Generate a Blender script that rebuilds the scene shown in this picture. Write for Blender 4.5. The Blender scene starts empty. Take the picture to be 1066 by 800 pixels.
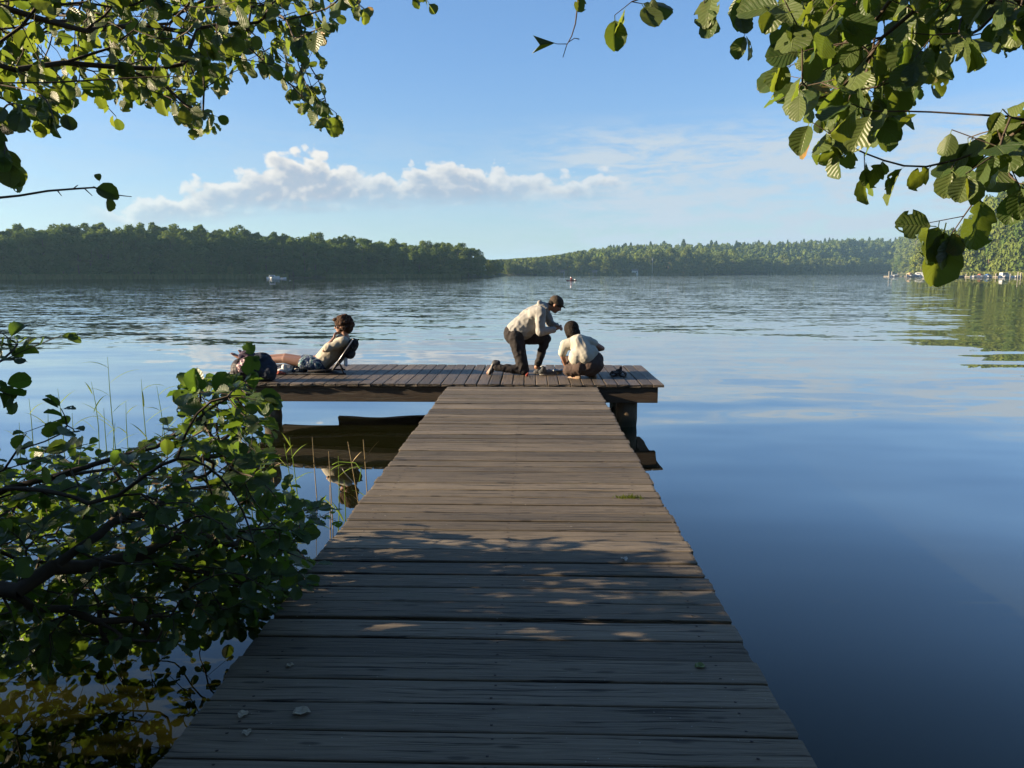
import bpy, bmesh, math, random
import numpy as np
from mathutils import Vector, Matrix, noise as mnoise

random.seed(11)
RNG = np.random.default_rng(11)
rad = math.radians
scene = bpy.context.scene
COL = scene.collection

# ------------------------------------------------------------------ camera
F = 800.0                      # focal length in pixels of the 1066 x 800 photograph
HOR = 283.7                    # row of the true horizon
CAM_Z = 2.09                   # eye above the water; deck is 1.515 below the eye
DECK = 0.575
PITCH = math.atan((400 - HOR) / F)
YAW = math.atan((554.7 - 533) / (F / math.cos(PITCH)))
cd = bpy.data.cameras.new("camera")
cam = bpy.data.objects.new("camera", cd)
COL.objects.link(cam)
cam.location = (0, 0, CAM_Z)
cam.rotation_euler = (math.pi / 2 - PITCH, 0, YAW)
cd.sensor_width = 36.0
cd.lens = 36.0 * F / 1066.0
cd.clip_start = 0.05
cd.clip_end = 12000
scene.camera = cam
C0 = Vector((0, 0, CAM_Z))
RM = cam.rotation_euler.to_matrix()


def ray(px, py):
    return RM @ Vector(((px - 533) / F, -(py - 400) / F, -1.0))


def at(px, py, Y):
    """point on the ray of a pixel at world depth Y"""
    d = ray(px, py)
    return C0 + d * (Y / d.y)


def on(px, py, z=DECK):
    d = ray(px, py)
    return C0 + d * ((z - CAM_Z) / d.z)


def az_of(px):
    return math.atan((px - 533) / (F / math.cos(PITCH))) - YAW    # from +Y, right positive


def polar(px, D):
    a = az_of(px)
    return D * math.sin(a), D * math.cos(a)


# ------------------------------------------------------------------ sun and sky
SUN_EL = 15.0
SUN_AZ_BEHIND = 5.0            # the sun stands on the left, a little behind the eye
sun_dir = Vector((-math.cos(rad(SUN_AZ_BEHIND)) * math.cos(rad(SUN_EL)),
                  -math.sin(rad(SUN_AZ_BEHIND)) * math.cos(rad(SUN_EL)), math.sin(rad(SUN_EL))))
sd = bpy.data.lights.new("sun", 'SUN')
sd.energy = 5.0
sd.angle = rad(0.5)
sd.color = (1.0, 0.79, 0.53)
so = bpy.data.objects.new("sun", sd)
COL.objects.link(so)
so.rotation_euler = sun_dir.to_track_quat('Z', 'Y').to_euler()
so.location = (-30, -5, 30)

scene.view_settings.view_transform = 'Standard'
scene.view_settings.look = 'None'
scene.view_settings.exposure = 1.87
scene.view_settings.gamma = 1.0
scene.view_settings.use_curve_mapping = False
cy = scene.cycles
cy.max_bounces = 7
cy.diffuse_bounces = 3
cy.glossy_bounces = 3
cy.transmission_bounces = 4
cy.transparent_max_bounces = 6
cy.volume_bounces = 0
cy.caustics_reflective = False
cy.caustics_refractive = False
cy.use_denoising = True
scene.render.film_transparent = False


class NT:
    """small helper round a node tree"""
    def __init__(s, tree):
        s.t = tree
        s.n = tree.nodes
        s.l = tree.links

    def node(s, typ, **kw):
        nd = s.n.new(typ)
        for k, v in kw.items():
            setattr(nd, k, v)
        return nd

    def put(s, sock, v):
        if isinstance(v, bpy.types.NodeSocket):
            s.l.new(v, sock)
        elif v is not None:
            sock.default_value = v

    def m(s, op, a, b=None, c=None, clamp=False):
        nd = s.node('ShaderNodeMath', operation=op, use_clamp=clamp)
        s.put(nd.inputs[0], a)
        if b is not None: s.put(nd.inputs[1], b)
        if c is not None: s.put(nd.inputs[2], c)
        return nd.outputs[0]

    def smooth(s, v, a, b, lo=0.0, hi=1.0):
        nd = s.node('ShaderNodeMapRange', interpolation_type='SMOOTHSTEP')
        s.put(nd.inputs[0], v)
        s.put(nd.inputs[1], a); s.put(nd.inputs[2], b); s.put(nd.inputs[3], lo); s.put(nd.inputs[4], hi)
        return nd.outputs[0]

    def comb(s, x, y, z=0.0):
        nd = s.node('ShaderNodeCombineXYZ')
        s.put(nd.inputs[0], x); s.put(nd.inputs[1], y); s.put(nd.inputs[2], z)
        return nd.outputs[0]

    def sep(s, v):
        nd = s.node('ShaderNodeSeparateXYZ')
        s.put(nd.inputs[0], v)
        return nd.outputs

    def map(s, v, scale=(1, 1, 1), loc=(0, 0, 0), rot=(0, 0, 0)):
        nd = s.node('ShaderNodeMapping')
        s.put(nd.inputs[0], v)
        nd.inputs['Scale'].default_value = scale
        nd.inputs['Location'].default_value = loc
        nd.inputs['Rotation'].default_value = rot
        return nd.outputs[0]

    def noise(s, v, scale, detail=4, rough=0.5, dist=0.0, out='Fac', dim='3D'):
        nd = s.node('ShaderNodeTexNoise', noise_dimensions=dim)
        s.put(nd.inputs['Vector'], v)
        nd.inputs['Scale'].default_value = scale
        nd.inputs['Detail'].default_value = detail
        nd.inputs['Roughness'].default_value = rough
        nd.inputs['Distortion'].default_value = dist
        return nd.outputs[out]

    def mix(s, f, a, b, blend='MIX'):
        nd = s.node('ShaderNodeMix', data_type='RGBA', blend_type=blend)
        s.put(nd.inputs[0], f); s.put(nd.inputs[6], a); s.put(nd.inputs[7], b)
        return nd.outputs[2]

    def ramp(s, v, stops, interp='LINEAR'):
        nd = s.node('ShaderNodeValToRGB')
        s.put(nd.inputs[0], v)
        cr = nd.color_ramp
        cr.interpolation = interp
        while len(cr.elements) < len(stops):
            cr.elements.new(0.5)
        for e, (p, c) in zip(cr.elements, stops):
            e.position = p
            e.color = (c[0], c[1], c[2], 1) if len(c) == 3 else c
        return nd.outputs[0]

    def val(s, v, stops, interp='B_SPLINE'):
        """scalar curve through a grey ramp"""
        return s.ramp(v, [(p, (c, c, c)) for p, c in stops], interp)


def c4(c):
    return (c[0], c[1], c[2], 1.0)


world = bpy.data.worlds.new("World")
scene.world = world
world.use_nodes = True
w = NT(world.node_tree)
w.n.clear()
sky = w.node('ShaderNodeTexSky', sky_type='NISHITA')
sky.sun_disc = False
sky.sun_elevation = rad(SUN_EL)
# azimuth of the sun measured clockwise from +Y
sky.sun_rotation = math.atan2(sun_dir.x, sun_dir.y) % (2 * math.pi)
sky.altitude = 60
sky.air_density = 1.0
sky.dust_density = 0.6
sky.ozone_density = 1.6
SKY_S = 0.06
tc = w.node('ShaderNodeTexCoord')
dx, dy, dz = w.sep(tc.outputs['Generated'])
U = w.m('ARCTAN2', dx, dy)          # azimuth, right positive
V = w.m('ARCSINE', dz)              # elevation
uv = w.comb(U, V, 0.0)
# --- the cumulus bank.  photo columns 100..660 are U -0.52..0.13
warp = w.noise(w.map(uv, (1, 1.5, 1)), 9.0, 3, 0.5, out='Color', dim='2D')
wx, wy, wz = w.sep(warp)
Ub = w.m('ADD', U, w.m('MULTIPLY', w.m('SUBTRACT', wx, 0.5), 0.035))
Vb = w.m('ADD', V, w.m('MULTIPLY', w.m('SUBTRACT', wy, 0.5), 0.016))
t = w.m('DIVIDE', w.m('ADD', Ub, 0.60), 0.80)       # 0 at U=-.60, 1 at U=.20


def ut(px):
    return (az_of(px) + 0.60) / 0.80


def vv(py):
    return (HOR - py) / 808.0


topc = w.val(t, [(0.0, vv(232)), (ut(112), vv(222)), (ut(165), vv(208)), (ut(215), vv(196)), (ut(268), vv(184)), (ut(288), vv(166)),
                 (ut(335), vv(165)), (ut(385), vv(181)), (ut(430), vv(178)), (ut(485), vv(169)), (ut(520), vv(180)), (ut(575), vv(185)),
                 (ut(632), vv(181)), (ut(660), vv(192)), (1.0, vv(200))], 'LINEAR')
botc = w.val(t, [(0.0, vv(236)), (ut(112), vv(232)), (ut(200), vv(222)), (ut(300), vv(208)), (ut(400), vv(202)), (ut(520), vv(198)),
                 (ut(640), vv(191)), (1.0, vv(196))], 'LINEAR')
puffs = w.node('ShaderNodeTexVoronoi', feature='SMOOTH_F1', distance='EUCLIDEAN', voronoi_dimensions='2D')
w.put(puffs.inputs['Vector'], w.comb(Ub, w.m('MULTIPLY', Vb, 1.35), 0.0))
puffs.inputs['Scale'].default_value = 34
puffs.inputs['Detail'].default_value = 2.6
puffs.inputs['Roughness'].default_value = 0.42
puffs.inputs['Smoothness'].default_value = 0.35
pf = puffs.outputs['Distance']
fine = w.noise(uv, 60.0, 4, 0.6, dim='2D')
edge = w.m('ADD', w.m('MULTIPLY', w.m('SUBTRACT', 0.62, pf), 0.030), w.m('MULTIPLY', w.m('SUBTRACT', fine, 0.5), 0.012))
above = w.m('ADD', w.m('SUBTRACT', topc, V), edge)          # > 0 below the top
soft = w.noise(w.map(uv, (1, 3.5, 1)), 16.0, 5, 0.6, dim='2D')
below = w.m('ADD', w.m('ADD', w.m('SUBTRACT', V, botc), 0.020), w.m('MULTIPLY', w.m('SUBTRACT', soft, 0.5), 0.034))
dens = w.m('MULTIPLY', w.smooth(above, 0.0, 0.009), w.smooth(below, -0.010, 0.020))
endm = w.m('MULTIPLY', w.smooth(U, az_of(80), az_of(150)), w.smooth(U, az_of(662), az_of(630)))
thick = w.smooth(w.m('SUBTRACT', topc, botc), 0.0, 0.05, 0.55, 1.0)
dens = w.m('MULTIPLY', w.m('MULTIPLY', dens, endm), thick)
# light on the bank: puffs turned to the sun are bright, the base is grey
puffs2 = w.node('ShaderNodeTexVoronoi', feature='SMOOTH_F1', distance='EUCLIDEAN', voronoi_dimensions='2D')
w.put(puffs2.inputs['Vector'], w.comb(w.m('SUBTRACT', Ub, 0.006), w.m('ADD', w.m('MULTIPLY', Vb, 1.35), 0.008), 0.0))
for k, v_ in (('Scale', 34), ('Detail', 2.6), ('Roughness', 0.5), ('Smoothness', 0.35)):
    puffs2.inputs[k].default_value = v_
relief = w.m('SUBTRACT', puffs2.outputs['Distance'], pf)
hgt = w.smooth(above, 0.003, 0.034)
lit = w.m('ADD', w.m('SUBTRACT', 1.0, w.m('MULTIPLY', hgt, 0.78)), w.m('MULTIPLY', relief, 0.75), clamp=True)
ccol = w.ramp(lit, [(0.0, (1.75, 2.15, 2.75)), (0.40, (2.1, 2.35, 2.8)), (0.75, (3.4, 3.35, 3.3)), (1.0, (4.3, 4.1, 3.8))])
# --- thin high cloud, right of the bank and along the horizon
rot = w.map(uv, (1.0, 5.0, 1.0), (0, 0, 0), (0, 0, rad(-9)))
ci = w.noise(rot, 11.0, 8, 0.68, 0.25, dim='2D')
ci2 = w.noise(w.map(uv, (1.2, 3.0, 1), (3.1, 0.7, 0)), 5.0, 5, 0.55, 0.4, dim='2D')
cir_band = w.m('MULTIPLY', w.smooth(V, 0.20, 0.145), w.smooth(V, 0.0, 0.05))
cir_side = w.smooth(U, az_of(500), az_of(640))
cir = w.m('MULTIPLY', w.m('MULTIPLY', w.smooth(ci, 0.31, 0.64), cir_band), w.m('ADD', w.m('MULTIPLY', cir_side, 0.95), 0.18))
low = w.m('MULTIPLY', w.smooth(ci2, 0.38, 0.72), w.m('MULTIPLY', w.m('MULTIPLY', w.smooth(V, 0.115, 0.05), w.smooth(V, -0.02, 0.01)), 0.55))
thin = w.m('MAXIMUM', cir, low)
tcol = (2.6, 3.05, 3.5, 1)
sk0 = w.mix(1.0, sky.outputs[0], (0.2196, 0.2196, 0.2196, 1), 'MULTIPLY')
gm = w.node('ShaderNodeGamma')
w.put(gm.inputs[0], sk0)
gm.inputs[1].default_value = 0.75
skyc = w.node('ShaderNodeMix', data_type='RGBA', blend_type='MULTIPLY')
skyc.inputs[0].default_value = 1.0
w.put(skyc.inputs[6], gm.outputs[0])
w.put(skyc.inputs[7], w.mix(w.smooth(V, 0.30, 0.06), (2.15, 3.10, 4.45, 1), (2.52, 3.15, 4.05, 1)))
c1 = w.mix(thin, skyc.outputs[2], tcol)
c2 = w.mix(w.m('MULTIPLY', dens, 0.95), c1, ccol)
bg = w.node('ShaderNodeBackground')
w.put(bg.inputs[0], c2)
bg.inputs[1].default_value = SKY_S
world.cycles.sampling_method = 'MANUAL'
world.cycles.sample_map_resolution = 256
wo = w.node('ShaderNodeOutputWorld')
w.l.new(bg.outputs[0], wo.inputs[0])


# ------------------------------------------------------------------ object helpers
def tag(o, label=None, cat=None, group=None, kind=None):
    if label: o['label'] = label
    if cat: o['category'] = cat
    if group: o['group'] = group
    if kind: o['kind'] = kind
    return o


def thing(name, label, cat, loc=(0, 0, 0), rotz=0.0, group=None):
    o = bpy.data.objects.new(name, None)
    COL.objects.link(o)
    o.empty_display_size = 0.1
    o.location = loc
    o.rotation_euler = (0, 0, rotz)
    return tag(o, label, cat, group)


def link_mesh(name, me, parent=None, mats=None, keep_world=True):
    o = bpy.data.objects.new(name, me)
    COL.objects.link(o)
    if mats is not None:
        if not isinstance(mats, (list, tuple)): mats = [mats]
        for m_ in mats: me.materials.append(m_)
    if parent is not None:
        o.parent = parent
        if keep_world:
            # geometry was written in world coordinates
            loc = parent.location
            rz = parent.rotation_euler.z
            o.matrix_parent_inverse = (Matrix.Translation(loc) @ Matrix.Rotation(rz, 4, 'Z')).inverted()
    return o


def np_mesh(name, verts, faces, uvs=None, tint=None, smooth=False, mat_idx=None, corner_uv=None):
    """verts (n,3); faces (m,k) all of one size, or a list of lists"""
    me = bpy.data.meshes.new(name)
    verts = np.asarray(verts, dtype=np.float32)
    if isinstance(faces, np.ndarray):
        m_, k = faces.shape
        loops = faces.astype(np.int32).ravel()
        starts = np.arange(m_, dtype=np.int32) * k
    else:
        loops = np.fromiter((i for f in faces for i in f), dtype=np.int32)
        lens = np.array([len(f) for f in faces], dtype=np.int32)
        m_ = len(faces)
        starts = np.concatenate([[0], np.cumsum(lens)[:-1]]).astype(np.int32)
    me.vertices.add(len(verts))
    me.vertices.foreach_set('co', verts.ravel())
    me.loops.add(len(loops))
    me.loops.foreach_set('vertex_index', loops)
    me.polygons.add(m_)
    me.polygons.foreach_set('loop_start', starts)
    if mat_idx is not None:
        me.polygons.foreach_set('material_index', np.asarray(mat_idx, dtype=np.int32))
    me.update(calc_edges=True)
    me.validate()
    me.polygons.foreach_set('use_smooth', np.full(len(me.polygons), bool(smooth), dtype=bool))
    if uvs is not None:
        ul = me.uv_layers.new(name='UVMap')
        uvv = np.asarray(uvs, dtype=np.float32)
        if len(me.loops) == len(loops):
            ul.data.foreach_set('uv', uvv[loops].ravel())
    if tint is not None:
        at_ = me.attributes.new('tint', 'FLOAT', 'POINT')
        at_.data.foreach_set('value', np.asarray(tint, dtype=np.float32))
    return me


class MB:
    """collects primitives into one mesh, world coordinates"""
    def __init__(s):
        s.v = []; s.f = []; s.mi = []; s.uv = []; s.tn = []

    def add(s, vs, fs, mi=0, uv=None, tint=0.5):
        b = len(s.v)
        s.v += [tuple(p) for p in vs]
        s.f += [[i + b for i in f] for f in fs]
        s.mi += [mi] * len(fs)
        s.uv += uv if uv is not None else [(p[0], p[1]) for p in vs]
        s.tn += [tint] * len(vs)

    def box(s, lo, hi, mi=0, M=None, bev=0.0, tint=0.5):
        x0, y0, z0 = lo; x1, y1, z1 = hi
        if bev <= 0:
            vs = [(x0, y0, z0), (x1, y0, z0), (x1, y1, z0), (x0, y1, z0), (x0, y0, z1), (x1, y0, z1), (x1, y1, z1), (x0, y1, z1)]
            fs = [(0, 3, 2, 1), (4, 5, 6, 7), (0, 1, 5, 4), (1, 2, 6, 5), (2, 3, 7, 6), (3, 0, 4, 7)]
        else:
            bm = bmesh.new()
            bmesh.ops.create_cube(bm, size=1.0)
            for v in bm.verts:
                v.co = Vector(((x0 + x1) / 2 + v.co.x * (x1 - x0), (y0 + y1) / 2 + v.co.y * (y1 - y0), (z0 + z1) / 2 + v.co.z * (z1 - z0)))
            bmesh.ops.bevel(bm, geom=bm.edges[:], offset=bev, segments=2, affect='EDGES', profile=0.6)
            bm.verts.ensure_lookup_table()
            vs = [v.co.copy() for v in bm.verts]
            fs = [[v.index for v in f.verts] for f in bm.faces]
            bm.free()
        if M is not None: vs = [M @ Vector(p) for p in vs]
        s.add(vs, fs, mi, None, tint)

    def tube(s, pts, radii, n=8, mi=0, caps=True, tint=0.5):
        pts = [Vector(p) for p in pts]
        if not isinstance(radii, (list, tuple)): radii = [radii] * len(pts)
        vs = []; fs = []; uv = []
        prev = None
        ln = 0
        for i, p in enumerate(pts):
            d = (pts[min(i + 1, len(pts) - 1)] - pts[max(i - 1, 0)])
            if d.length < 1e-9: d = Vector((0, 0, 1))
            d.normalize()
            if prev is None:
                a = d.orthogonal().normalized()
            else:
                a = (prev - d * prev.dot(d))
                a = a.normalized() if a.length > 1e-6 else d.orthogonal().normalized()
            prev = a
            b = d.cross(a)
            if i: ln += (p - pts[i - 1]).length
            for k in range(n):
                t_ = 2 * math.pi * k / n
                vs.append(p + (a * math.cos(t_) + b * math.sin(t_)) * radii[i])
                uv.append((ln, k / n))
        for i in range(len(pts) - 1):
            for k in range(n):
                k2 = (k + 1) % n
                fs.append((i * n + k, i * n + k2, (i + 1) * n + k2, (i + 1) * n + k))
        if caps:
            fs.append(tuple(reversed(range(n))))
            fs.append(tuple((len(pts) - 1) * n + k for k in range(n)))
        s.add(vs, fs, mi, uv, tint)

    def build(s, name, mats, parent=None, smooth=False):
        me = np_mesh(name, s.v, s.f, s.uv, s.tn, smooth, s.mi)
        return link_mesh(name, me, parent, mats)


def copy_tree(o, parent=None):
    c = o.copy()
    COL.objects.link(c)
    if parent is not None: c.parent = parent
    for ch in list(o.children):
        copy_tree(ch, c)
    return c


# ------------------------------------------------------------------ materials
def new_mat(name):
    m_ = bpy.data.materials.new(name)
    m_.use_nodes = True
    nt = NT(m_.node_tree)
    nt.n.clear()
    out = nt.node('ShaderNodeOutputMaterial')
    return m_, nt, out


def principled(nt, out, color, rough=0.6, spec=0.5, normal=None, metallic=0.0, **kw):
    b = nt.node('ShaderNodeBsdfPrincipled')
    nt.put(b.inputs['Base Color'], c4(color) if isinstance(color, tuple) and len(color) == 3 else color)
    nt.put(b.inputs['Roughness'], rough)
    b.inputs['Specular IOR Level'].default_value = spec
    b.inputs['Metallic'].default_value = metallic
    if normal is not None: nt.put(b.inputs['Normal'], normal)
    for k, v in kw.items():
        nt.put(b.inputs[k.replace('_', ' ')], v)
    nt.l.new(b.outputs[0], out.inputs[0])
    return b


def simple(name, color, rough=0.6, var=0.15, scale=30.0, bump=0.0, spec=0.4, metallic=0.0):
    """a plain coloured surface, never quite even"""
    m_, nt, out = new_mat(name)
    tcn = nt.node('ShaderNodeTexCoord')
    n1 = nt.noise(tcn.outputs['Object'], scale, 4, 0.6)
    f = nt.m('MULTIPLY_ADD', nt.m('SUBTRACT', n1, 0.5), 2 * var, 1.0)
    col = nt.node('ShaderNodeMix', data_type='RGBA', blend_type='MULTIPLY')
    col.inputs[0].default_value = 1.0
    col.inputs[6].default_value = c4(color)
    nt.put(col.inputs[7], nt.comb(f, f, f))
    nrm = None
    if bump > 0:
        bn = nt.node('ShaderNodeBump')
        bn.inputs['Strength'].default_value = 1.0
        bn.inputs['Distance'].default_value = bump
        nt.put(bn.inputs['Height'], nt.noise(tcn.outputs['Object'], scale * 0.6, 5, 0.6))
        nrm = bn.outputs[0]
    principled(nt, out, col.outputs[2], rough, spec, nrm, metallic)
    return m_


def foliage_mat(name, ca, cb, trans=0.35, tcol=(0.30, 0.42, 0.05), rough=0.5, obj_rand=True, gloss=0.0):
    m_, nt, out = new_mat(name)
    a = nt.node('ShaderNodeAttribute', attribute_name='tint')
    f = a.outputs['Fac']
    if obj_rand:
        oi = nt.node('ShaderNodeObjectInfo')
        f = nt.m('ADD', nt.m('MULTIPLY', f, 0.5), nt.m('MULTIPLY', oi.outputs['Random'], 0.5))
    col = nt.mix(f, c4(ca), c4(cb))
    d = nt.node('ShaderNodeBsdfDiffuse')
    nt.put(d.inputs[0], col)
    tr = nt.node('ShaderNodeBsdfTranslucent')
    nt.put(tr.inputs[0], nt.mix(f, c4(tcol), c4((tcol[0] * 1.2, tcol[1] * 0.95, tcol[2]))))
    mx = nt.node('ShaderNodeMixShader')
    mx.inputs[0].default_value = trans
    nt.l.new(d.outputs[0], mx.inputs[1]); nt.l.new(tr.outputs[0], mx.inputs[2])
    if gloss > 0:
        g = nt.node('ShaderNodeBsdfGlossy')
        g.inputs['Roughness'].default_value = rough
        fr = nt.node('ShaderNodeFresnel'); fr.inputs[0].default_value = 1.4
        m2 = nt.node('ShaderNodeMixShader')
        nt.put(m2.inputs[0], nt.m('MULTIPLY', fr.outputs[0], gloss))
        nt.l.new(mx.outputs[0], m2.inputs[1]); nt.l.new(g.outputs[0], m2.inputs[2])
        mx = m2
    nt.l.new(mx.outputs[0], out.inputs[0])
    return m_

# ------------------------------------------------------------------ water
WAVE = (0.24, 0.058, 0.026, 0.006)


def water_mat():
    m_, nt, out = new_mat("lake_water")
    g = nt.node('ShaderNodeNewGeometry')
    P = g.outputs['Position']
    x, y, z = nt.sep(P)
    dist = nt.m('SQRT', nt.m('ADD', nt.m('MULTIPLY', x, x), nt.m('MULTIPLY', y, y)))
    # the lake is sheltered near the bank and ruffled further out
    patch = nt.noise(nt.map(P, (1, 0.35, 1)), 0.035, 3, 0.5)
    ruf = nt.smooth(dist, 14.0, 48.0)
    ruf = nt.m('MULTIPLY', ruf, nt.smooth(patch, 0.30, 0.62, 0.70, 1.15))
    lee = nt.smooth(nt.m('MULTIPLY_ADD', y, -0.49, x), -8.0, 5.0)      # in the lee of the wood on the right
    ruf = nt.m('MULTIPLY', ruf, nt.m('MULTIPLY_ADD', lee, -0.80, 1.0))
    calm = nt.smooth(dist, 4.0, 11.0, 0.22, 1.0)

    def slope(vec, scale, detail, amp):
        c = nt.noise(vec, scale, detail, 0.55, out='Color')
        v = nt.node('ShaderNodeVectorMath', operation='SUBTRACT')
        nt.put(v.inputs[0], c); v.inputs[1].default_value = (.5, .5, .5)
        s_ = nt.node('ShaderNodeVectorMath', operation='SCALE')
        nt.put(s_.inputs[0], v.outputs[0]); nt.put(s_.inputs['Scale'], amp)
        return s_.outputs[0]

    def vadd(a, b):
        v = nt.node('ShaderNodeVectorMath', operation='ADD')
        nt.put(v.inputs[0], a); nt.put(v.inputs[1], b)
        return v.outputs[0]

    s1 = slope(nt.map(P, (0.8, 1.25, 1), rot=(0, 0, rad(8))), 3.4, 2, nt.m('MULTIPLY', ruf, WAVE[0]))
    s2 = slope(nt.map(P, (0.45, 1.0, 1), rot=(0, 0, rad(-7))), 1.0, 2, nt.m('MULTIPLY_ADD', ruf, WAVE[1], 0.010))
    s3 = slope(nt.map(P, (0.38, 1.0, 1), rot=(0, 0, rad(4))), 0.70, 2, nt.m('MULTIPLY_ADD', ruf, WAVE[2], 0.115))
    s4 = slope(nt.map(P, (0.9, 1.0, 1), rot=(0, 0, rad(4))), 0.075, 2, nt.m('MULTIPLY', ruf, WAVE[3]))
    st_ = vadd(vadd(s1, s2), vadd(s3, s4))
    sc_ = nt.node('ShaderNodeVectorMath', operation='SCALE'); nt.put(sc_.inputs[0], st_); nt.put(sc_.inputs['Scale'], calm)
    sx, sy, _z = nt.sep(sc_.outputs[0])
    nn = nt.node('ShaderNodeVectorMath', operation='NORMALIZE')
    nt.put(nn.inputs[0], nt.comb(sx, sy, 1.0))
    NRM = nn.outputs[0]
    murk = nt.noise(P, 0.6, 4, 0.6)
    col = nt.mix(murk, c4((0.0110, 0.0122, 0.0026)), c4((0.0160, 0.0170, 0.0036)))
    d = nt.node('ShaderNodeBsdfDiffuse'); nt.put(d.inputs[0], col)
    g2 = nt.node('ShaderNodeBsdfGlossy'); g2.inputs['Roughness'].default_value = 0.01
    nt.put(g2.inputs['Normal'], NRM)
    fr = nt.node('ShaderNodeFresnel'); fr.inputs[0].default_value = 1.333
    nt.put(fr.inputs['Normal'], NRM)
    mx = nt.node('ShaderNodeMixShader')
    F_ = fr.outputs[0]
    F2 = nt.m('MULTIPLY', F_, F_)
    nt.put(mx.inputs[0], nt.m('MULTIPLY', nt.m('DIVIDE', F2, nt.m('ADD', F2, 0.036)), 1.03, clamp=True))
    nt.l.new(d.outputs[0], mx.inputs[1]); nt.l.new(g2.outputs[0], mx.inputs[2])
    nt.l.new(mx.outputs[0], out.inputs[0])
    return m_


MW = water_mat()
wm = MB()
wm.add([(-3000, -200, 0), (3000, -200, 0), (3000, 4000, 0), (-3000, 4000, 0)], [(0, 1, 2, 3)])
tag(wm.build("water", MW), kind='structure')

# ------------------------------------------------------------------ ground: one sheet, bed of the lake, near bank and far shores
SHORE = [(-180, 2.2), (-140, 3.0), (-115, 5.0), (-95, 7.0), (-78, 9.5), (-66, 30.0), (-56, 120.0), (-46, 210.0)]   # azimuth deg, shore distance
for px_, D_ in ((-120, 255), (0, 268), (150, 276), (300, 284), (400, 296), (480, 318), (508, 335), (516, 400), (524, 520), (560, 560),
                (620, 610), (680, 660), (740, 740), (800, 860), (860, 1000), (905, 1150), (930, 1200), (950, 900), (958, 560), (965, 455), (1000, 425),
                (1066, 395), (1200, 340)):
    SHORE.append((math.degrees(az_of(px_)), D_))
SHORE += [(46, 260.0), (60, 150.0), (74, 60.0), (90, 14.0), (110, 5.0), (140, 3.0), (180, 2.2)]
SH_A = np.array([a for a, _ in SHORE]); SH_D = np.log(np.array([d for _, d in SHORE]))


def shore_d(azd):
    return math.exp(np.interp(azd, SH_A, SH_D))


def ground_h(x, y):
    D = math.hypot(x, y)
    a = math.degrees(math.atan2(x, y))
    S = shore_d(a)
    e = D - S
    if e < 0:
        return max(-1.6, e * (0.30 if S < 40 else 0.05)) - 0.02
    if S < 40:      # the near bank
        return min(0.52 + 0.02 * e, e * 0.35) + 0.05 * mnoise.noise(Vector((x * .8, y * .8, 0)))
    px = math.tan(rad(a) + YAW) * F / math.cos(PITCH) + 533
    rise = min(1.0, e / 260.0)
    rise = rise * rise * (3 - 2 * rise)
    low = min(e * 0.05, 0.8)
    if px < 512:
        top = 2.0
    elif px < 955:
        top = np.interp(px, [512, 560, 610, 650, 720, 800, 900, 955], [3, 3, 9, 14, 18, 24, 38, 42])
    else:
        top = 20.0
        rise = min(1.0, max(0.0, e - 25) / 160.0)
    return low + top * rise


aas = sorted(set([round(float(v), 3) for v in np.arange(-180, 180.01, 2.0)] + [round(float(v), 3) for v in np.arange(-40, 42, 0.25)]))
gv = []; gf = []
NR = 64
for a in aas:
    S = shore_d(a)
    rr = list(np.geomspace(0.8, S * 0.97, 18)) + list(S + np.linspace(0.0, 1.0, 26) * (min(S * 0.9, 420) if S > 40 else 12.0)) + \
        list(np.geomspace(S + (min(S * 0.9, 420) if S > 40 else 12.0) * 1.06, 5500, 14))
    for r in rr:
        x = r * math.sin(rad(a)); y = r * math.cos(rad(a))
        gv.append((x, y, ground_h(x, y)))
NC = len(rr)
for i in range(len(aas) - 1):
    for j in range(NC - 1):
        gf.append((i * NC + j, i * NC + j + 1, (i + 1) * NC + j + 1, (i + 1) * NC + j))
ci0 = len(gv)
gv.append((0, 0, ground_h(0, 0.01)))
for i in range(len(aas) - 1):
    gf.append((ci0, i * NC, (i + 1) * NC))
mg, nt, out = new_mat("bank_soil")
tcn = nt.node('ShaderNodeTexCoord')
n1 = nt.noise(tcn.outputs['Object'], 0.25, 6, 0.6)
n2 = nt.noise(tcn.outputs['Object'], 6.0, 5, 0.6)
colr = nt.mix(nt.smooth(n1, 0.4, 0.6), c4((0.05, 0.075, 0.022)), c4((0.085, 0.07, 0.035)))
colr = nt.mix(nt.smooth(n2, 0.35, 0.75), colr, c4((0.035, 0.04, 0.014)))
bn = nt.node('ShaderNodeBump'); bn.inputs['Distance'].default_value = 0.05
nt.put(bn.inputs['Height'], n2)
principled(nt, out, colr, 0.95, 0.2, bn.outputs[0])
go = link_mesh("ground", np_mesh("ground", gv, gf, smooth=True), None, mg)
tag(go, kind='structure')

# ------------------------------------------------------------------ far trees
M_BROAD = foliage_mat("broadleaf_foliage", (0.050, 0.095, 0.024), (0.125, 0.165, 0.042), 0.35, (0.12, 0.19, 0.035))
M_OLIVE = foliage_mat("shore_foliage", (0.060, 0.110, 0.026), (0.165, 0.190, 0.045), 0.30, (0.15, 0.19, 0.035))
M_PINE = foliage_mat("pine_foliage", (0.030, 0.060, 0.024), (0.055, 0.082, 0.028), 0.15, (0.06, 0.09, 0.02))
M_BARK = simple("bark", (0.10, 0.075, 0.05), 0.9, 0.35, 8.0, 0.02)
M_REEDBED = foliage_mat("reed_bed", (0.10, 0.125, 0.035), (0.16, 0.17, 0.06), 0.3, (0.15, 0.18, 0.05), obj_rand=False)


def sphere_pts(n, rng):
    v = rng.normal(size=(n, 3))
    return v / np.linalg.norm(v, axis=1)[:, None]


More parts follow.
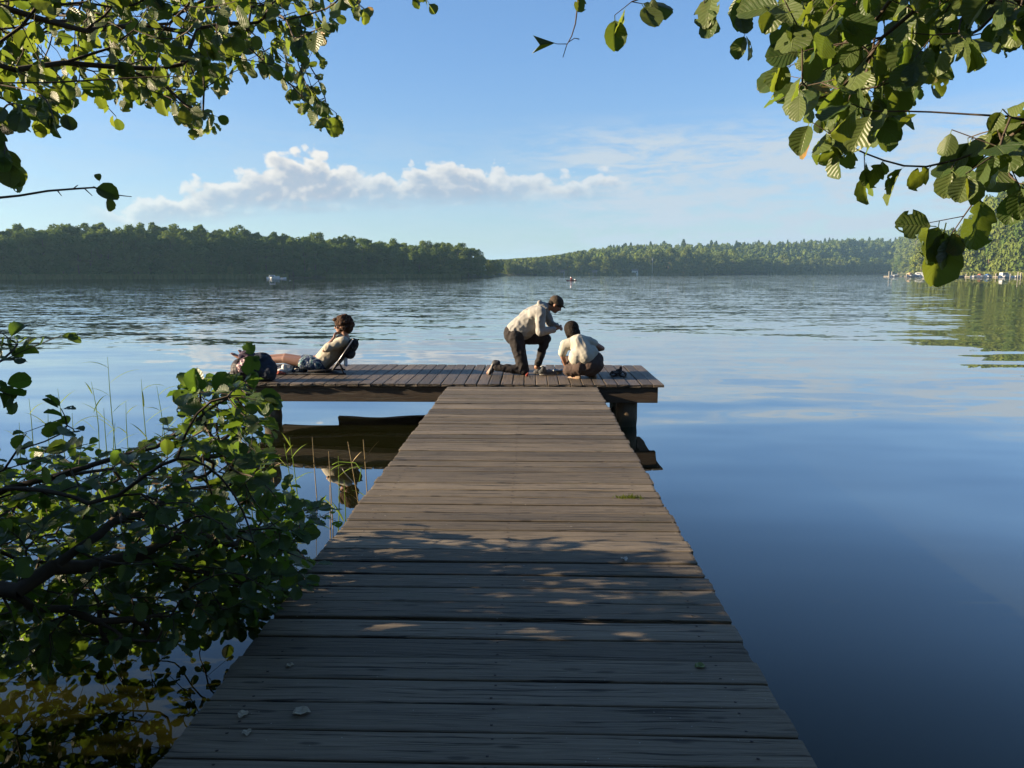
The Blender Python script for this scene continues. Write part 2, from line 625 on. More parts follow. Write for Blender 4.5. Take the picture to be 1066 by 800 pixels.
def clump_faces(centers, normals, size, rng, jit=0.5):
    """irregular leafy quads at CENTERS facing NORMALS"""
    n = len(centers)
    nn = normals + jit * rng.normal(size=(n, 3))
    nn /= np.linalg.norm(nn, axis=1)[:, None]
    ref = rng.normal(size=(n, 3))
    a = np.cross(nn, ref); a /= np.linalg.norm(a, axis=1)[:, None]
    b = np.cross(nn, a)
    sz = size * rng.uniform(0.55, 1.35, size=(n, 1))
    vs = np.empty((n, 4, 3))
    for k, (ca_, cb_) in enumerate(((1, 0.15), (0.1, 0.9), (-0.9, -0.1), (-0.05, -1.0))):
        vs[:, k] = centers + sz * (a * ca_ * rng.uniform(0.6, 1.2, (n, 1)) + b * cb_ * rng.uniform(0.6, 1.2, (n, 1)) + nn * rng.uniform(-.25, .25, (n, 1)))
    return vs.reshape(-1, 3), (np.arange(n * 4).reshape(-1, 4))


def crown_np(kind, H, R, nface, size, seed):
    """crown of a tree standing at the origin: verts, faces, tint"""
    rng = np.random.default_rng(seed)
    C, N, T = [], [], []
    if kind == 'broad':
        nl = 38
        per = nface // nl
        for i in range(nl):
            th = rng.uniform(0, 2 * math.pi)
            zt = 0.05 + 0.88 * ((i + rng.uniform(0, 1)) / nl)
            prof = R * math.sin(math.pi * min(1, max(0.0, (zt + 0.35) / 1.38))) ** 0.6
            rr_ = prof * rng.uniform(0.35, 0.92)
            c = np.array([rr_ * math.cos(th), rr_ * math.sin(th), H * zt])
            lr = R * rng.uniform(0.22, 0.44) * (1.0 if zt < 0.8 else 0.75)
            s_ = sphere_pts(per, rng)
            s_[:, 2] = np.where(s_[:, 2] < -0.5, -s_[:, 2], s_[:, 2])
            C.append(c + s_ * np.array([lr, lr, lr * 0.85]) * rng.uniform(0.62, 1.22, (per, 1)))
            N.append(s_ + np.array([0, 0, 0.25]))
            T.append(np.full(per, rng.uniform(0, 1)) + rng.normal(0, 0.15, per))
    else:
        nl = 15
        per = nface // nl
        for i in range(nl):
            zt = 0.25 + 0.75 * (i + 0.5) / nl
            rr_ = R * (1.03 - zt) * 1.5 * rng.uniform(0.7, 1.15)
            th = rng.uniform(0, 2 * math.pi, per)
            rad_ = rr_ * np.sqrt(rng.uniform(0.1, 1, per))
            C.append(np.stack([rad_ * np.cos(th), rad_ * np.sin(th), H * zt - rad_ * 0.25 + rng.normal(0, 0.015 * H, per)], 1))
            N.append(np.stack([np.cos(th) * .7, np.sin(th) * .7, np.full(per, .7)], 1))
            T.append(rng.uniform(0, 1, per))
    C = np.concatenate(C); N = np.concatenate(N); T = np.clip(np.concatenate(T), 0, 1)
    N /= np.linalg.norm(N, axis=1)[:, None]
    C[:, 2] *= (H - size * .5) / C[:, 2].max()
    v, f = clump_faces(C, N, size, rng, 0.45)
    return v, f, np.repeat(T, 4)


def trunk_np(H, r, seed):
    rnd = random.Random(seed)
    mb = MB()
    pts = [(0, 0, -0.6)]
    for k in range(1, 6):
        pts.append((rnd.uniform(-.02, .02) * H, rnd.uniform(-.02, .02) * H, H * 0.16 * k))
    mb.tube(pts, [r * (1.15 - 0.17 * k) for k in range(6)], 7)
    for k in range(5):
        z_ = H * rnd.uniform(.25, .6); th = rnd.uniform(0, 6.28)
        mb.tube([(0, 0, z_), (math.cos(th) * H * .10, math.sin(th) * H * .10, z_ + H * .1), (math.cos(th) * H * .17, math.sin(th) * H * .17, z_ + H * .22)],
                [r * .4, r * .28, r * .1], 5)
    return mb


PROTO = {}


def make_tree_proto(key, kind, H, R, nface, size, matl, seed):
    v, f, t_ = crown_np(kind, H, R, nface, size, seed)
    cm = np_mesh("crown", v, f, None, t_)
    cm.materials.append(matl)
    tb = trunk_np(H, H * 0.014, seed)
    tm = np_mesh("trunk", tb.v, tb.f, tb.uv, tb.tn, True)
    tm.materials.append(M_BARK)
    PROTO[key] = (cm, tm, H)


for i in range(5):
    make_tree_proto('b%d' % i, 'broad', 18, 4.6 + 0.35 * i, 3600, 0.42, M_BROAD, 100 + i)
for i in range(4):
    make_tree_proto('o%d' % i, 'broad', 18, 5.4 + 0.4 * i, 3200, 0.50, M_OLIVE, 200 + i)
for i in range(3):
    make_tree_proto('p%d' % i, 'pine', 18, 2.6 + 0.25 * i, 1300, 0.42, M_PINE, 300 + i)


def plant_tree(key, x, y, Hh, wide, label, cat, group, rnd, name='broadleaf_tree'):
    cm, tm, H = PROTO[key]
    e = thing(name, label, cat, (x, y, ground_h(x, y)), rnd.uniform(0, 6.28), group)
    s = Hh / H
    e.scale = (s * wide, s * wide * rnd.uniform(.9, 1.1), s)
    for nm, me in (('crown', cm), ('trunk', tm)):
        o = bpy.data.objects.new(nm, me)
        COL.objects.link(o)
        o.parent = e
    return e


def mass(name, items, seed, mats_by_kind, label, cat):
    """a wood that reads as one mass; items: (kind, x, y, H, R, nface, size)"""
    V_, F_, T_ = [], [], []
    b = 0
    cache = {}
    rng = np.random.default_rng(seed)
    rnd = random.Random(seed)
    for (kind, x, y, H, R, nf, sz) in items:
        k = (kind, nf, rnd.randrange(6))
        if k not in cache:
            cache[k] = crown_np(kind, 1.0, 0.30 if kind == 'broad' else 0.16, nf, sz / H, seed + k[2] * 13)
        v, f, t_ = cache[k]
        a = rnd.uniform(0, 6.28)
        ca, sa = math.cos(a), math.sin(a)
        sx = R / (0.30 if kind == 'broad' else 0.16)
        vv_ = np.empty_like(v)
        vv_[:, 0] = (v[:, 0] * ca - v[:, 1] * sa) * sx + x
        vv_[:, 1] = (v[:, 0] * sa + v[:, 1] * ca) * sx + y
        vv_[:, 2] = v[:, 2] * H + ground_h(x, y)
        V_.append(vv_); F_.append(f + b); T_.append(np.clip(t_ * 0.5 + rnd.uniform(0, 0.6), 0, 1))
        b += len(v)
    me = np_mesh(name, np.concatenate(V_), np.concatenate(F_), None, np.concatenate(T_))
    o = link_mesh(name, me, None, mats_by_kind)
    tag(o, label, cat, None, 'stuff')
    return o


rnd = random.Random(5)
# --- the shaded wood along the left shore
LEFT_TOP = [(-60, 236), (0, 236), (40, 235), (120, 234), (150, 232), (200, 236), (235, 233), (270, 239), (330, 243), (380, 245), (420, 249), (440, 252), (455, 249), (475, 250), (492, 254), (505, 268), (515, 276)]


def top_row(tbl, px):
    return float(np.interp(px, [a for a, _ in tbl], [b for _, b in tbl]))


def height_for(px, D, row):
    """height above the water that reaches this row at this distance"""
    return CAM_Z + (HOR - row) / (F / math.cos(PITCH)) * D * math.cos(az_of(px) + YAW)


items = []
px = -70.0
k = 0
while px < 511:
    for rowi, (dd, fac) in enumerate(((5, 0.90), (17, 1.0))):
        p_ = px + rnd.uniform(-4, 4) + rowi * 6
        if p_ > 511: continue
        D = shore_d(math.degrees(az_of(p_))) + dd + rnd.uniform(-2, 3)
        x, y = polar(p_, D)
        Hh = (height_for(p_, D, top_row(LEFT_TOP, p_)) - ground_h(x, y)) * fac * rnd.uniform(0.86, 1.04)
        plant_tree('b%d' % rnd.randrange(5), x, y, Hh, rnd.uniform(0.8, 1.05) * (18 / max(Hh, 8)) ** .35,
                   "tall dark broadleaf tree in the shaded wood along the left shore", "tree", "trees of the shaded wood on the left shore", rnd)
    px += rnd.uniform(10, 14)
    k += 1
for i in range(220):
    p_ = rnd.uniform(-140, 500)
    D = shore_d(math.degrees(az_of(p_))) + rnd.uniform(24, 90)
    x, y = polar(p_, D)
    Hh = (height_for(p_, D, top_row(LEFT_TOP, p_)) - ground_h(x, y)) * rnd.uniform(0.72, 0.9)
    items.append(('broad', x, y, Hh, rnd.uniform(4, 5.5), 650, 0.9))
mass("woodland", items, 40, M_BROAD, "dark wood filling in behind the front trees of the left shore", "woodland")
for (p_, row, wd) in ((322, 278, .9), (498, 266, .8), (509, 270, .8), (470, 262, 1.0), (240, 277, .8)):
    D = shore_d(math.degrees(az_of(p_))) + 2
    x, y = polar(p_, D)
    lab = {322: "small pale green tree at the water's edge midway along the shaded wood",
           498: "round low tree near the tip of the wooded left point", 509: "outermost small tree on the tip of the wooded left point",
           470: "bushy tree just before the tip of the wooded left point", 240: "low shrubby tree by the reeds near the white cabin boat"}[p_]
    plant_tree('o%d' % rnd.randrange(4), x, y, max(3, height_for(p_, D, row) - ground_h(x, y)), wd, lab, "tree", None, rnd)

# --- the sunlit hill wood across the lake
MID_TOP = [(512, 270), (530, 269), (560, 267), (585, 264), (600, 261), (625, 256), (650, 252), (680, 251), (705, 248), (740, 250), (790, 250), (850, 248), (900, 247), (940, 245), (960, 244), (1000, 243), (1066, 243)]
px = 516.0
while px < 962:
    D = shore_d(math.degrees(az_of(px))) + rnd.uniform(4, 12)
    x, y = polar(px, D)
    Hh = rnd.uniform(13, 18) if px < 640 else rnd.uniform(15, 22)
    if 690 < px < 765: Hh = rnd.uniform(20, 25)
    if 732 < px < 742 or 718 < px < 722:
        Hh = rnd.uniform(9, 11)
    lim = (height_for(px, D, top_row(MID_TOP, px) + 3) - ground_h(x, y))
    Hh = min(Hh, max(6, lim))
    plant_tree('o%d' % rnd.randrange(4), x, y, Hh, rnd.uniform(.9, 1.15),
               "round-crowned broadleaf tree at the foot of the wooded hill across the lake", "tree", "shore trees of the hill across the lake", rnd)
    px += rnd.uniform(4.0, 7.0) * (700 / D) * 1.4
# pines that stand out along the ridge
for i in range(26):
    p_ = 520 + 440 * (i + rnd.uniform(0, 1)) / 26
    S = shore_d(math.degrees(az_of(p_)))
    D = S + rnd.uniform(240, 300)
    x, y = polar(p_, D)
    Hh = (height_for(p_, D, top_row(MID_TOP, p_) + rnd.uniform(0.2, 2.6)) - ground_h(x, y))
    plant_tree('p%d' % rnd.randrange(3), x, y, max(8, Hh), rnd.uniform(1.5, 2.3),
               "dark pointed pine on the skyline of the hill across the lake", "tree", "pines along the hill's skyline", rnd, 'pine_tree')
items = []; items2 = []
for i in range(1500):
    p_ = rnd.uniform(512, 990)
    S = shore_d(math.degrees(az_of(p_)))
    if 925 < p_: S = 1150
    D = S + 14 + 250 * rnd.uniform(0, 1) ** 0.9
    x, y = polar(p_, D)
    lim = height_for(p_, D, top_row(MID_TOP, p_) + 1) - ground_h(x, y)
    Hh = min(rnd.uniform(12, 19), max(5, lim))
    if rnd.random() < 0.74:
        items.append(('broad', x, y, Hh, rnd.uniform(3.2, 4.8), 190, 1.25))
    else:
        items2.append(('pine', x, y, Hh, rnd.uniform(2.0, 2.8), 150, 1.0))
mass("woodland", items, 41, M_OLIVE, "broadleaf wood covering the hill across the lake", "woodland")
mass("woodland", items2, 42, M_PINE, "dark pines mixed through the wood on the hill across the lake", "woodland")

items = []
for i in range(170):
    p_ = rnd.uniform(925, 1010)
    D = shore_d(math.degrees(az_of(p_))) + rnd.uniform(30, 330)
    x, y = polar(p_, D)
    items.append(('broad', x, y, rnd.uniform(9, 14), rnd.uniform(3.2, 4.6), 320, 1.1))
mass("woodland", items, 45, M_OLIVE, "wood between the hill and the marina on the far right shore", "woodland")

# --- the tall sunlit wood beside the marina
R_TOP = [(970, 274), (985, 255), (1000, 232), (1015, 214), (1030, 203), (1050, 194), (1066, 189), (1150, 180), (1300, 180)]
px = 984.0
while px < 1190:
    for rowi, (dd, fac) in enumerate(((22, .82), (36, 1.0))):
        p_ = px + rnd.uniform(-3, 3) + rowi * 7
        D = shore_d(math.degrees(az_of(p_))) + dd
        x, y = polar(p_, D)
        Hh = max(5, (height_for(p_, D, top_row(R_TOP, p_)) - ground_h(x, y)) * fac * rnd.uniform(.92, 1.05))
        plant_tree('o%d' % rnd.randrange(4), x, y, Hh, rnd.uniform(.75, .95) * (18 / Hh) ** .38,
                   "tall sunlit green tree in the wood behind the marina", "tree", "sunlit trees behind the marina", rnd)
    px += rnd.uniform(7.5, 10)
items = []
for i in range(60):
    p_ = rnd.uniform(1000, 1260)
    D = shore_d(math.degrees(az_of(p_))) + rnd.uniform(48, 90)
    x, y = polar(p_, D)
    Hh = max(4, (height_for(p_, D, top_row(R_TOP, p_) + 4) - ground_h(x, y)) * .95)
    items.append(('broad', x, y, Hh, 6.5, 900, 1.0))
mass("woodland", items, 43, M_OLIVE, "sunlit wood filling in behind the marina trees", "woodland")


# --- reed beds along the far shores
def reed_strip(name, p0, p1, hgt, depth, n, label, off=0.0, size=0.5):
    rng = np.random.default_rng(abs(int(p0)) + 7)
    c = []
    for i in range(n):
        p_ = rng.uniform(p0, p1)
        D = shore_d(math.degrees(az_of(p_))) + off + rng.uniform(-depth, depth * 0.3)
        x, y = polar(p_, D)
        c.append((x, y, max(0, ground_h(x, y)), hgt * rng.uniform(.6, 1.1)))
    c = np.array(c)
    n = len(c)
    th = rng.uniform(0, math.pi, n)
    wx_, wy_ = np.cos(th) * size, np.sin(th) * size
    v = np.empty((n, 4, 3))
    z0 = c[:, 2]
    v[:, 0] = np.stack([c[:, 0] - wx_, c[:, 1] - wy_, z0 * 0 - 0.1], 1)
    v[:, 1] = np.stack([c[:, 0] + wx_, c[:, 1] + wy_, z0 * 0 - 0.1], 1)
    v[:, 2] = np.stack([c[:, 0] + wx_ * .5 + rng.normal(0, .2, n), c[:, 1] + wy_ * .5, z0 + c[:, 3]], 1)
    v[:, 3] = np.stack([c[:, 0] - wx_ * .6, c[:, 1] - wy_ * .6, z0 + c[:, 3] * .9], 1)
    me = np_mesh(name, v.reshape(-1, 3), np.arange(n * 4).reshape(-1, 4), None, np.repeat(rng.uniform(0, 1, n), 4))
    tag(link_mesh(name, me, None, M_REEDBED), label, "reeds", None, 'stuff')


reed_strip("reed_bed", -80, 300, 1.5, 6, 2600, "olive reed bed along the left shore below the shaded wood")
reed_strip("reed_bed", 340, 480, 1.4, 5, 1100, "olive reed bed towards the tip of the wooded left point")
reed_strip("reed_bed", 560, 735, 1.8, 6, 1100, "thin pale reed bed at the foot of the hill across the lake", 0, .8)
reed_strip("reed_bed", 800, 900, 3.0, 10, 600, "dark reed bed in the far bay across the lake", 0, 1.4)
reed_strip("reed_bed", 963, 1180, 2.0, 8, 2600, "bright green reeds and grass behind the moored boats", 9, .6)


# --- tall trees of the near bank, behind and beside the camera: they shut out much of the sky over the near boards
for (x, y, H, wd, lab) in ((-9.5, -7.0, 12, 1.0, "tall tree on the near bank, left of the jetty's shore end"), (-3.4, -7.5, 13, 1.1, "tall tree on the near bank straight behind the jetty"),
                           (4.2, -7.0, 13, 1.1, "tall tree on the near bank behind the jetty's right side"), (9.5, -3.0, 12, 1.0, "tall tree on the near bank, right of the jetty's shore end")):
    e_ = plant_tree('b%d' % (int(abs(x)) % 5), x, y, H, wd, lab, "tree", None, rnd)

for (x, y, H, wd, lab) in ((-15, -7.5, 11, 1.0, "second tall tree on the near left bank, behind the shrubs"), (-12, -8, 13, 1.1, "tall tree deep in the near left bank"), (0.6, -13, 14, 1.2, "tallest tree of the near bank, well behind the jetty")):
    plant_tree('b%d' % (int(abs(x)) % 5), x, y, H, wd, lab, "tree", None, rnd)

for (x, y, H, lab) in ((-9.6, .75, 4.45, "low dense tree added unseen for shade behind the near left shrubs, next to the water"), (-9.9, -1.3, 4.8, "low dense tree added unseen for shade behind the near left shrubs, middle of three"),
                       (-9.4, -3.4, 4.7, "low dense tree added unseen for shade behind the near left shrubs, farthest from the water")):
    plant_tree('o%d' % (int(abs(y)) % 4), x, y, H, 1.15, lab, "tree", None, rnd)  # unseen low trees, added to block the sun from the near boards

plant_tree('o1', -7.9, 2.3, 2.1, 2.2, "added unseen light-blocking thicket at the water's edge on the near left bank", "bush", None, rnd, 'thicket')  # added out of view to keep low sun off the near left water
plant_tree('o2', -7.5, .3, 1.7, 2.3, "added unseen light-blocking thicket on the near left bank, set back from the water", "bush", None, rnd, 'thicket')  # second unseen clump, added for the same shade on the water

for (x, y, H, lab) in ((-12.6, .4, 5.1, "rounded low tree added unseen for shade behind the near left shrubs, closer to water"), (-12.4, -2.2, 5.2, "rounded low tree added unseen for shade behind the near left shrubs, farther from water"),
                       (-8.6, -.9, 4.0, "short dense tree added unseen for shade between the shrubs on the near left bank")):
    plant_tree('b%d' % (int(abs(y)) % 4), x, y, H, 1.3, lab, "tree", None, rnd)  # more unseen cover, added to close sun gaps over the boards

# ------------------------------------------------------------------ the jetty
def plank_mat(name, base, dark, tan, rough=0.8):
    m_, nt, out = new_mat(name)
    uvn = nt.node('ShaderNodeUVMap')
    a = nt.node('ShaderNodeAttribute', attribute_name='tint')
    ti = a.outputs['Fac']
    tcn = nt.node('ShaderNodeTexCoord')
    P = tcn.outputs['Object']
    uv = uvn.outputs[0]
    u_, v_, _ = nt.sep(uv)
    wv = nt.noise(nt.map(uv, (1.2, 6, 1)), 2.0, 2, 0.5, out='Color')
    wob = nt.node('ShaderNodeVectorMath', operation='MULTIPLY_ADD')
    nt.put(wob.inputs[0], wv); wob.inputs[1].default_value = (0, 0.035, 0); nt.put(wob.inputs[2], uv)
    g1 = nt.noise(nt.map(wob.outputs[0], (2.2, 90, 1)), 1.0, 4, 0.6)          # long grain
    g2 = nt.noise(nt.map(wob.outputs[0], (7, 330, 1)), 1.0, 2, 0.6)           # fine fibres
    crk = nt.noise(nt.map(wob.outputs[0], (1.3, 60, 1), (7, 3, 0)), 1.0, 3, 0.7)
    crack = nt.smooth(crk, 0.57, 0.65)
    blot = nt.noise(P, 1.6, 4, 0.65)
    blot2 = nt.noise(P, 9.0, 4, 0.7)
    col = nt.mix(ti, c4(base), c4(tan))
    f = nt.m('MULTIPLY_ADD', g1, 1.5, 0.22)
    f = nt.m('MULTIPLY', f, nt.m('MULTIPLY_ADD', g2, 0.6, 0.70))
    f = nt.m('MULTIPLY', f, nt.m('MULTIPLY_ADD', blot, 0.7, 0.62))
    tv = nt.m('FRACT', nt.m('MULTIPLY', ti, 7.31))
    f = nt.m('MULTIPLY', f, nt.m('MULTIPLY_ADD', tv, 0.75, 0.62))
    mc = nt.node('ShaderNodeMix', data_type='RGBA', blend_type='MULTIPLY')
    mc.inputs[0].default_value = 1.0
    nt.put(mc.inputs[6], col); nt.put(mc.inputs[7], nt.comb(f, f, f))
    c_ = nt.mix(nt.m('MULTIPLY', crack, 0.85), mc.outputs[2], c4(dark))
    # knots
    vk = nt.node('ShaderNodeTexVoronoi', feature='F1', voronoi_dimensions='2D')
    nt.put(vk.inputs['Vector'], nt.map(uv, (1.6, 7, 1)))
    vk.inputs['Scale'].default_value = 1.0
    kn = nt.smooth(vk.outputs['Distance'], 0.085, 0.03)
    c_ = nt.mix(nt.m('MULTIPLY', kn, 0.6), c_, c4(dark))
    # green-grey algae film in blotches, pale lichen specks
    alg = nt.smooth(nt.noise(P, 2.3, 5, 0.7), 0.55, 0.75)
    c_ = nt.mix(nt.m('MULTIPLY', alg, 0.35), c_, c4((0.062, 0.062, 0.030)))
    spk = nt.smooth(nt.noise(P, 55.0, 2, 0.5), 0.735, 0.78)
    c_ = nt.mix(nt.m('MULTIPLY', spk, 0.5), c_, c4((0.42, 0.40, 0.34)))
    h = nt.m('ADD', nt.m('MULTIPLY', g1, 0.6), nt.m('MULTIPLY', g2, 0.5))
    h = nt.m('ADD', h, nt.m('MULTIPLY', crack, -1.2))
    h = nt.m('ADD', h, nt.m('MULTIPLY', blot2, 0.5))
    bn = nt.node('ShaderNodeBump')
    bn.inputs['Distance'].default_value = 0.0042
    bn.inputs['Strength'].default_value = 1.0
    nt.put(bn.inputs['Height'], h)
    rg = nt.m('MULTIPLY_ADD', blot, 0.35, rough - 0.2)
    principled(nt, out, c_, rg, 0.35, bn.outputs[0])
    return m_


M_PLANK = plank_mat("weathered_planks", (0.098, 0.079, 0.056), (0.004, 0.003, 0.003), (0.138, 0.113, 0.082))
M_PLANK2 = plank_mat("platform_planks", (0.085, 0.065, 0.047), (0.006, 0.005, 0.004), (0.125, 0.098, 0.070), 0.62)
M_BEAM = plank_mat("tarred_beam", (0.034, 0.023, 0.015), (0.006, 0.005, 0.004), (0.050, 0.034, 0.022))
M_NAIL = simple("rusty_nail", (0.045, 0.030, 0.024), 0.6, 0.3, 60, 0, 0.5, 0.6)


def plank(mb, c, axis, L, Wd, T, rnd, sag=0.0):
    """one board: centre C of the top face, long axis 'x' or 'y'; rounded arrises, worn ends, slight twist"""
    nseg = 10
    u0 = rnd.uniform(0, 60); v0 = rnd.uniform(0, 60)
    prof = [(-.5, -1.0), (-.5, -.22), (-.478, -.06), (-.43, 0.0), (-.2, 0.01), (0, 0.018), (.2, 0.01), (.43, 0.0), (.478, -.06), (.5, -.22), (.5, -1.0)]
    n = len(prof)
    yaw = rnd.gauss(0, .0011); roll = rnd.gauss(0, .010); tilt = rnd.gauss(0, .0010)
    cup = rnd.uniform(-.012, .014)
    vs = []; uvs = []
    e0 = rnd.uniform(-.006, .006); e1 = rnd.uniform(-.006, .006)
    ph = rnd.uniform(0, 9)
    tint = rnd.random()
    stn = [0, .006, .12, .25, .37, .5, .63, .75, .88, .994, 1]
    for i in range(nseg + 1):
        s_ = stn[i]
        l = -L / 2 + e0 + (L + e1 - e0) * s_
        wv = 0.0018 * math.sin(l * 5.1 + ph) + 0.0010 * math.sin(l * 17 + ph * 3)
        endw = 0.975 if i in (0, nseg) else 1.0
        for j, (a_, b_) in enumerate(prof):
            y_ = a_ * (Wd * endw + wv)
            z_ = b_ * T * 0.5 if b_ > -1 else -T
            if i in (0, nseg) and b_ > -.3: z_ -= 0.0015
            z_ += a_ * roll * Wd * 1.0 + tilt * l + cup * (a_ * a_) * Wd
            z_ += 0.0010 * math.sin(l * 3.3 + ph * 2)
            yy = y_ + yaw * l
            ll = l + (0.004 * math.sin(j * 2.1 + ph * 5) if i in (0, nseg) else 0)
            if axis == 'x':
                vs.append((c[0] + ll, c[1] + yy, c[2] + z_))
            else:
                vs.append((c[0] - yy, c[1] + ll, c[2] + z_))
            uvs.append((u0 + l, v0 + a_ * Wd - b_ * T * .3))
    fs = []
    for i in range(nseg):
        for j in range(n - 1):
            fs.append((i * n + j, (i + 1) * n + j, (i + 1) * n + j + 1, i * n + j + 1))
        fs.append((i * n + n - 1, (i + 1) * n + n - 1, (i + 1) * n, i * n))
    fs.append(tuple(range(n))); fs.append(tuple(reversed([nseg * n + j for j in range(n)])))
    mb.add(vs, fs, 0, uvs, tint)


def nail(mb, x, y, z):
    vs = [(x + .0062 * math.cos(k * 1.047), y + .0062 * math.sin(k * 1.047), z) for k in range(6)] + [(x, y, z + .0015)]
    mb.add(vs, [(k, (k + 1) % 6, 6) for k in range(6)], 1)


XL, XR = -1.135, 0.862            # edges of the walkway at its far end
PF = on(540, 402.0).y             # front edge of the platform
PB = on(540, 381.3).y             # back edge of the platform
jetty = thing("jetty", "T-shaped wooden jetty of weathered grey-brown planks reaching into the lake", "jetty", (-0.14, 5, 0))
rnd = random.Random(21)
mb = MB()
y = -2.4
pitch = 0.1555
while y < PF - 0.09:
    gap = rnd.choice([.008, .010, .012, .014, .017, .021, .025])
    if abs(y - 4.43) < .08: gap = .026
    Wd = pitch * rnd.uniform(0.94, 1.06)
    t_ = min(1, max(0, y / PF))
    xl = -1.165 + t_ * (XL + 1.165); xr = 0.885 + t_ * (XR - 0.885)
    c = ((xl + xr) / 2 + rnd.gauss(0, .004), y + Wd / 2, DECK + rnd.gauss(0, .0022))
    plank(mb, c, 'x', xr - xl + rnd.gauss(0, .004), Wd, 0.038, rnd)
    for nx in (xl + .16, (xl + xr) / 2, xr - .16):
        for q in (-.3, .3):
            nail(mb, nx + rnd.gauss(0, .006), c[1] + q * Wd + rnd.gauss(0, .004), c[2] + .0012 + rnd.uniform(-.0008, .0008))
    y += Wd + gap
mb.build("walkway_deck", [M_PLANK, M_NAIL], jetty, smooth=False)

mb = MB()
x = on(232, 400.0).x
PXL = x
PXR = on(689.5, 402.0).x
i = 0
while x < PXR - 0.03:
    Wd = 0.1478 * rnd.uniform(.97, 1.03)
    plank(mb, (x + Wd / 2, (PF + PB) / 2, DECK + 0.022 + rnd.gauss(0, .0015)), 'y', PB - PF + rnd.gauss(0, .012), Wd, 0.035, rnd)
    for ny in (PF + .12, PB - .14, (PF + PB) / 2):
        for q in (-.28, .28):
            nail(mb, x + Wd / 2 + q * Wd, ny, DECK + .0235)
    x += Wd + rnd.choice([.008, .010, .012, .016])
PXR = x
mb.build("platform_deck", [M_PLANK2, M_NAIL], jetty)


def beam(lo, hi, rnd, name="beam", mat=M_BEAM):
    mb = MB()
    mb.box(lo, hi, 0, None, 0.008, rnd.random())
    long_x = (hi[0] - lo[0]) > (hi[1] - lo[1])
    mb.uv = [((p[0], p[2]) if long_x else (p[1], p[2] + p[0])) for p in mb.v]
    return mb.build(name, mat, jetty)


ZB = DECK - 0.016
beam((PXL + .12, PF + .03, ZB - 0.215), (PXR - .085, PF + .15, ZB), rnd)
beam((PXL + .12, PB - .17, ZB - 0.215), (PXR - .085, PB - .05, ZB), rnd)
beam((on(338, 402).x - .35, PB - .30, 0.205), (PXR - .5, PB - .22, ZB - .05), rnd)
beam((PXL + .12, (PF + PB) / 2 - .06, ZB - 0.17), (PXR - .2, (PF + PB) / 2 + .06, ZB), rnd)
for x_ in (-0.98, -0.14, 0.70):
    beam((x_ - .05, -2.3, DECK - .04 - .18), (x_ + .05, PF + .02, DECK - .04), rnd)


def post(x, y, top, r, rnd, strip=False):
    mb = MB()
    pts = [(x + rnd.gauss(0, .010), y, z_) for z_ in (-1.5, -.6, -.1, .1, .25, top)]
    mb.tube(pts, [r * 1.03, r * 1.02, r * 1.0, r * .99, r * 1.0, r * .97], 20)
    return mb.build("post", M_POST, jetty, smooth=True)


M_POST, nt, out = new_mat("jetty_post")
tcn = nt.node('ShaderNodeTexCoord')
P = tcn.outputs['Object']
px_, py_, pz_ = nt.sep(P)
g_ = nt.noise(nt.map(P, (14, 14, 1.2)), 2.0, 5, 0.65)
b_ = nt.noise(nt.map(P, (4, 4, 3)), 1.5, 4, 0.6)
cc = nt.mix(g_, c4((0.035, 0.026, 0.018)), c4((0.15, 0.115, 0.075)))
cc = nt.mix(nt.smooth(b_, .52, .7), cc, c4((0.20, 0.17, 0.12)))
wl = nt.smooth(pz_, 0.16, 0.05)
cc = nt.mix(nt.m('MULTIPLY', wl, .8), cc, c4((0.018, 0.022, 0.010)))
bn = nt.node('ShaderNodeBump'); bn.inputs['Distance'].default_value = 0.01
nt.put(bn.inputs['Height'], g_)
principled(nt, out, cc, 0.85, 0.3, bn.outputs[0])

xr_ = at(652, 425, PF + .25).x
post(xr_, PF + .22, ZB - .002, .145, rnd)
post(xr_ + .05, PB - .38, ZB - .002, .13, rnd)
xl_ = at(284, 425, PF + .25).x
post(xl_, PF + .22, ZB - .002, .125, rnd)
post(at(284, 425, PB - .38).x, PB - .38, ZB - .002, .11, rnd)
for y_ in (0.9, 4.2, 7.5):
    for x_ in (-.98, .70):
        post(x_, y_, DECK - .225, .085, rnd)
    beam((-1.06, y_ - .05, DECK - .30), (.80, y_ + .05, DECK - .222), rnd)

# ------------------------------------------------------------------ small litter on the boards
M_DRY = simple("dry_leaf", (0.30, 0.26, 0.19), 0.8, 0.3, 90, 0.001)
M_MOSS = foliage_mat("moss", (0.10, 0.14, 0.02), (0.20, 0.24, 0.04), 0.3, (0.2, 0.25, .03), obj_rand=False)
M_FEATHER = simple("feather_white", (0.34, 0.33, 0.30), 0.7, 0.1, 60)


def dry_leaf(px, py, size, label, matl, rot, name="dry_leaf", curl=.45):
    p = on(px, py, DECK + .006)
    mb = MB()
    n = 7
    vs = []
    for i in range(n):
        s_ = i / (n - 1)
        wd = size * .42 * math.sin(math.pi * min(1, s_ * .93 + .05)) ** .8
        for sgn in (-1, 0, 1):
            xx = (s_ - .5) * size; yy = sgn * wd * (1 + .15 * math.sin(i * 2.3 + sgn))
            zz = abs(sgn) * curl * wd + .004 * math.sin(i * 1.7)
            vs.append((p.x + xx * math.cos(rot) - yy * math.sin(rot), p.y + xx * math.sin(rot) + yy * math.cos(rot), p.z + max(0, zz)))
    fs = []
    for i in range(n - 1):
        for j in range(2):
            fs.append((i * 3 + j, (i + 1) * 3 + j, (i + 1) * 3 + j + 1, i * 3 + j + 1))
    mb.add(vs, fs)
    o = mb.build(name, matl)
    m2 = o.modifiers.new("thickness", 'SOLIDIFY'); m2.thickness = .0012
    tag(o, label, "feather" if name == "feather" else "leaf")
    return o


